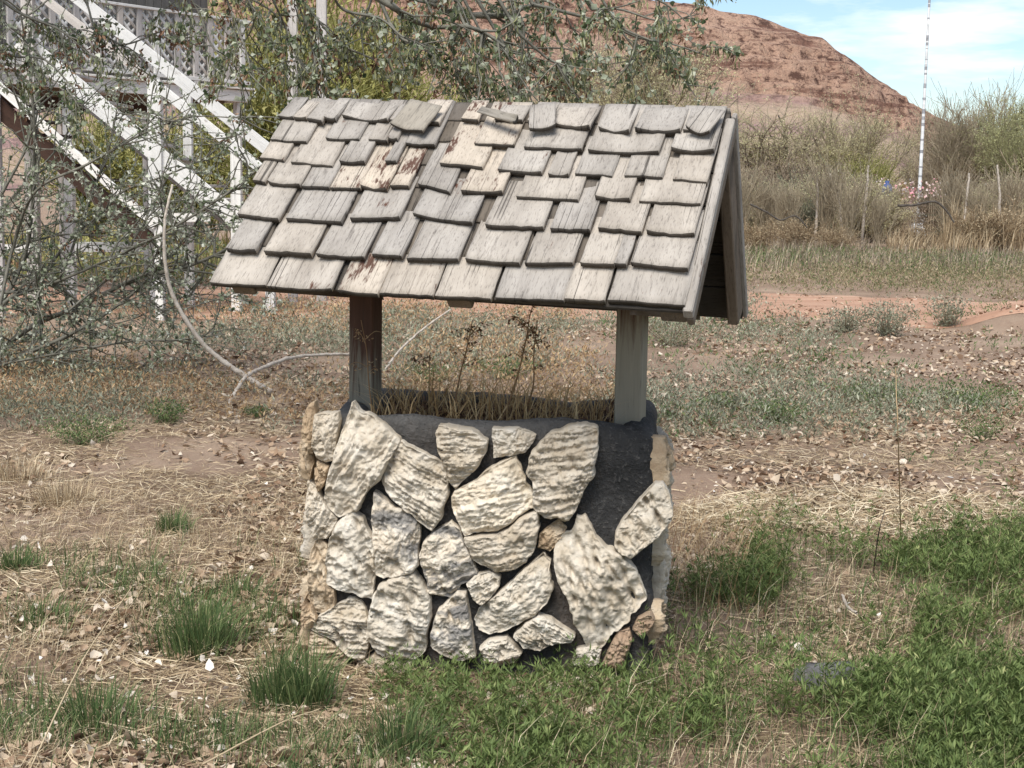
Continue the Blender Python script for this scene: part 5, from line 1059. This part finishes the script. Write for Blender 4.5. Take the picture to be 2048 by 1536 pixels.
for i, (px_, D, sc, rt_) in enumerate(((1490, 48, 1., 0), (1540, 52, 1.1, 1), (1590, 50, 1.05, 2), (1640, 54, 1.0, 3), (1690, 50, .9, 4), (1500, 44, .75, 5), (1610, 45, .7, .5), (1750, 50, .75, 1.3), (1930, 50, .95, 2.2), (1980, 48, .85, 3.1), (2040, 50, 1.0, 4.4), (1880, 54, .8, 5.2), (1790, 56, .7, .9))):
    put(B_purp if i % 2 else B_purp2, px_, D, sc, 'leafless purple-grey shrub '+PL[i], 'shrub', 'purple-grey shrubs in the thicket', rt_, 'bare_shrub', 1.2)
for i, (px_, D, sc, rt_) in enumerate(((1475, 40, .85, 0), (1530, 42, .75, 1), (1580, 41, .7, 2), (1660, 43, .95, 3), (1700, 42, .75, 4), (1905, 44, .9, 5), (1955, 43, .75, 0), (2020, 44, .9, 2), (1760, 42, .6, 3.3))):
    put(B_grey, px_, D, sc, 'upright grey dead shrub '+GL[i], 'shrub', 'upright grey dead shrubs', rt_, 'dead_shrub', .9)
for px_, D, sc, lb, rt_ in ((530, 30, 1.75, 'yellow-green brush beside the two tall whitish posts', 0), (620, 33, 2.0, 'yellow-green brush between and behind the two tall posts', 2), (715, 34, 1.8, 'yellow-green brush behind the left half of the roof ridge', 4), (800, 38, 1.5, 'lowest yellow-green brush before the pale lower hill', 1), (400, 34, 1.2, 'green brush seen through the posts under the deck', 3), (180, 36, 1.2, 'green brush behind the maroon side staircase', 5), (300, 40, 1.1, 'green brush farther behind the staircase newel', 1.5)):
    put(B_green, px_, D, sc, lb, 'shrub', None, rt_, 'green_brush', 1.1)
M['thatch'] = leaf_mat('dull_dead_grass', [(0, (.15, .115, .085)), (.4, (.27, .215, .16)), (.8, (.38, .31, .23)), (1, (.48, .40, .29))], .15)
for i, (px_, D, sc, lb, rt_) in enumerate(((1480, 43, .8, 'low budding yellowish shrub right against the roof edge', 0), (1570, 47, .8, 'low budding yellowish shrub under the dark spreading tree', 1), (1650, 46, .9, 'budding yellowish shrub by the bent whitish trunk', 2), (1730, 45, .9, 'budding yellowish shrub by the short whitish trunk', 3), (1765, 49, .8, 'budding yellowish shrub left of the blue jug', 4), (1950, 47, .8, 'budding yellowish shrub right of the stout whitish trunk', 5), (2035, 46, .9, 'budding yellowish shrub beyond the thin whitish trunk', 1))):
    put(B_lime, px_, D, sc, lb, 'shrub', 'budding yellowish shrubs', rt_, 'budding_shrub', 1.1)
for i, (px_, D, sc, lb, rt_) in enumerate(((1510, 38, .45, 'low tan dry shrub beside the fallen limb near the roof', 0), (1600, 39, .5, 'tan dry shrub below the grey dead trunk', 1), (1680, 38, .4, 'tan dry shrub in front of the bent whitish trunk', 2), (1840, 40, .45, 'tan dry shrub under the arched fallen limb', 3), (1985, 39, .7, 'tan dry shrub between the two tall reed clumps', 4))):
    put(B_tan, px_, D, sc, lb, 'shrub', 'tan dry shrubs', rt_, 'dry_shrub', 1.3)
# dry reeds and dead grass in front of the thicket
def reeds(px0, px1, D0, D1, n, h, name, label, mat, wd=.03):
    x = rt.uniform(0, 1, n); D = rt.uniform(D0, D1, n); P = np.array([px3(px0+(px1-px0)*a, 420, d) for a, d in zip(x, D)]); P[:, 2] = 0
    hm = .35+1.3*np.clip(fbm(np.c_[P[:, :2]*.45, np.full(n, h*9)], 3)-.18, 0, 1)
    V, Fc = blades(P, h*hm*rt.uniform(.4, 1.3, n), np.full(n, wd), rt.uniform(.05, .6, n), rt.uniform(0, 2*PI, n))
    return tag(obj(name, mesh(name, V, Fc, M[mat], False, {'rnd': rep(rt.random(n), 5)})), label, 'reeds', kind='stuff')
reeds(1890, 1990, 38, 40, 900, 1.35, 'tall_reeds', 'tall tan reeds in front of the grey shrubs right of the flagpole', 'reed', .022)
reeds(2010, 2140, 38, 41, 900, 1.4, 'tall_reeds', 'tall tan reeds farther right by the light green tree', 'reed', .022)
reeds(1780, 1900, 38, 42, 1100, .75, 'low_reeds', 'low tan dead grass in front of the flagpole', 'reed', .022)
reeds(1440, 2150, 30, 42, 5500, .5, 'dead_grass', 'dull brown dead grass along the front of the thicket', 'thatch', .018)
reeds(1440, 2150, 31, 39, 2600, .45, 'dead_grass_green', 'green growth mixed in the dead grass before the thicket', 'grass', .016)
reeds(-200, 1450, 24, 38, 7000, .5, 'dead_grass_left', 'dead brown grass behind the deck posts and the well', 'dry_stem', .018)
reeds(-200, 900, 24, 40, 2500, .7, 'green_growth_left', 'green growth behind the deck posts', 'willow', .03)
stick('fallen_limb', [px3(1500, 408, 34), px3(1535, 425, 34), px3(1560, 440, 34), px3(1590, 432, 34), px3(1615, 455, 34)], .024, .014, 'dark thin fallen limb arching over dead grass by the roof edge', 'branch', M['bark_dark'], .1, 6)
stick('fallen_limb', [px3(1795, 411, 35), px3(1830, 410, 35), px3(1868, 403, 35), px3(1890, 418, 35), px3(1908, 445, 35)], .032, .02, 'dark fallen limb arching over tan dead grass below the flagpole', 'branch', M['bark_dark'], .1, 6)
for px_, y0, lb, lean in ((1725, 330, 'short whitish dead trunk standing among the grey shrubs', 12), (1690, 345, 'bent whitish dead trunk beside the straight one', -32), (2000, 330, 'thin whitish dead trunk in front of the light green tree', -6), (1925, 345, 'stout whitish dead trunk right of the flagpole', 14), (1632, 355, 'grey dead trunk in the dark part of the thicket', 2)):
    a = px3(px_, 440, 43); b = px3(px_+lean, y0, 43); stick('dead_snag', [np.array([a[0], a[1], 0]), (a+b)/2+[.03, 0, 0], b], .05, .025, lb, 'dead tree', M['stick'], .08, 6)
# flagpole, cross and grave decorations
fp = px3(1838, 400, 58.); fp[2] = 0; pole = empty('flagpole', fp, 'tall slender white flagpole with chipped paint in front of the sky', 'flagpole')
for k in range(12):
    z0, z1 = k*1.0, k*1.0+1.0; r0_, r1_ = .078-.0040*z0, .078-.0040*z1; V, Fc, _ = tubes([(np.array([[0, 0, z0], [0, 0, z1]]), np.array([r0_, r1_]))], 10)
    obj('pole_section', mesh('pole_section', V, Fc, M['pole'] , True), pole, fp)
    for _ in range(5 if k > 3 else 2):
        zz = z0+rt.uniform(.05, .85); hh = rt.uniform(.02, .13); rr__ = .080-.0040*zz; V, Fc, _q = tubes([(np.array([[0, 0, zz], [0, 0, zz+hh]]), np.array([rr__, rr__-.0015]))], 10)
        obj('worn_band', mesh('worn_band', V, Fc, M['rustpole'], True), pole, fp)
obj('plinth', bevbox('plinth', .5, .5, .9, M['pole']), pole, fp+[0, 0, .45])
cr = px3(1806, 400, 56.); cr[2] = 0; cross = empty('wooden_cross', cr, 'orange-brown wooden cross beside the flagpole', 'cross')
beam('upright', cr, cr+[0, 0, 2.05], .17, .12, M['orangewood'], cross); beam('crossbar', cr+[-.36, 0, 1.5], cr+[.36, 0, 1.5], .16, .116, M['orangewood'], cross)
for i, (px_, py_, lb) in enumerate(((1745, 390, 'pink and cream artificial flowers among grey stems, farthest from the flagpole'), (1790, 383, 'pink flower bunch at the foot of the wooden cross'), (1815, 385, 'cream and pink flowers against the flagpole plinth'), (1865, 380, 'pink flower bunch right of the flagpole'), (1885, 384, 'red and pink flowers before the stout dead trunk'), (2010, 388, 'small pink flowers between the two tall reed clumps'), (1830, 378, 'white and pink flowers round the flagpole base'), (1760, 372, 'pale flowers next to the blue jug'))):
    p = px3(px_, py_, 52.); n = 38; o = empty('flower_bunch', (p[0], p[1], 0), lb, 'flowers', 'flowers on the graves'); a = rt.normal(0, 1, (n, 3))*np.array([.28, .2, .17])+p-[p[0], p[1], 0]
    V, Fc = leaves(a, rt.normal(0, 1, (n, 3)), rt.normal(0, 1, (n, 3)), np.full(n, .10), np.full(n, .09), .2, .1); q = obj('petals', mesh('petals', V, Fc, M['pink'], False, {'rnd': rep(np.clip(rt.random(n)*.6+.4*rt.random(), 0, 1), 4)}), o, (p[0], p[1], 0)); q['kind'] = 'stuff'
    V, Fc, _ = tubes([(np.array([[dx, 0, 0], [dx*.6, 0, p[2]]]), np.array([.02, .015])) for dx in (-.1, 0, .1)], 5); obj('stems', mesh('stems', V, Fc, M['bark_purple'], True), o, (p[0], p[1], 0))
p = px3(1774, 383, 51.); pr = np.array([(0, .0), (.0, .16), (.3, .19), (.5, .16), (.56, .07), (.66, .07), (.66, 0)]); th = np.linspace(0, 2*PI, 14, endpoint=False)
V = np.stack([pr[:, 1][:, None]*np.cos(th), pr[:, 1][:, None]*np.sin(th), np.repeat(pr[:, :1], 14, 1)+0*th], -1).reshape(-1, 3)
b_ = np.array([p[0], p[1], 0.]); jug = empty('blue_jug', b_, 'bright blue jug on a stake left of the wooden cross', 'jug'); obj('body', mesh('body', V, grid_faces(len(pr), 14), M['bluecap'], True), jug, p-[0, 0, .3])
beam('stake', b_, p-[0, 0, .28], .06, .06, M['bark_purple'], jug)
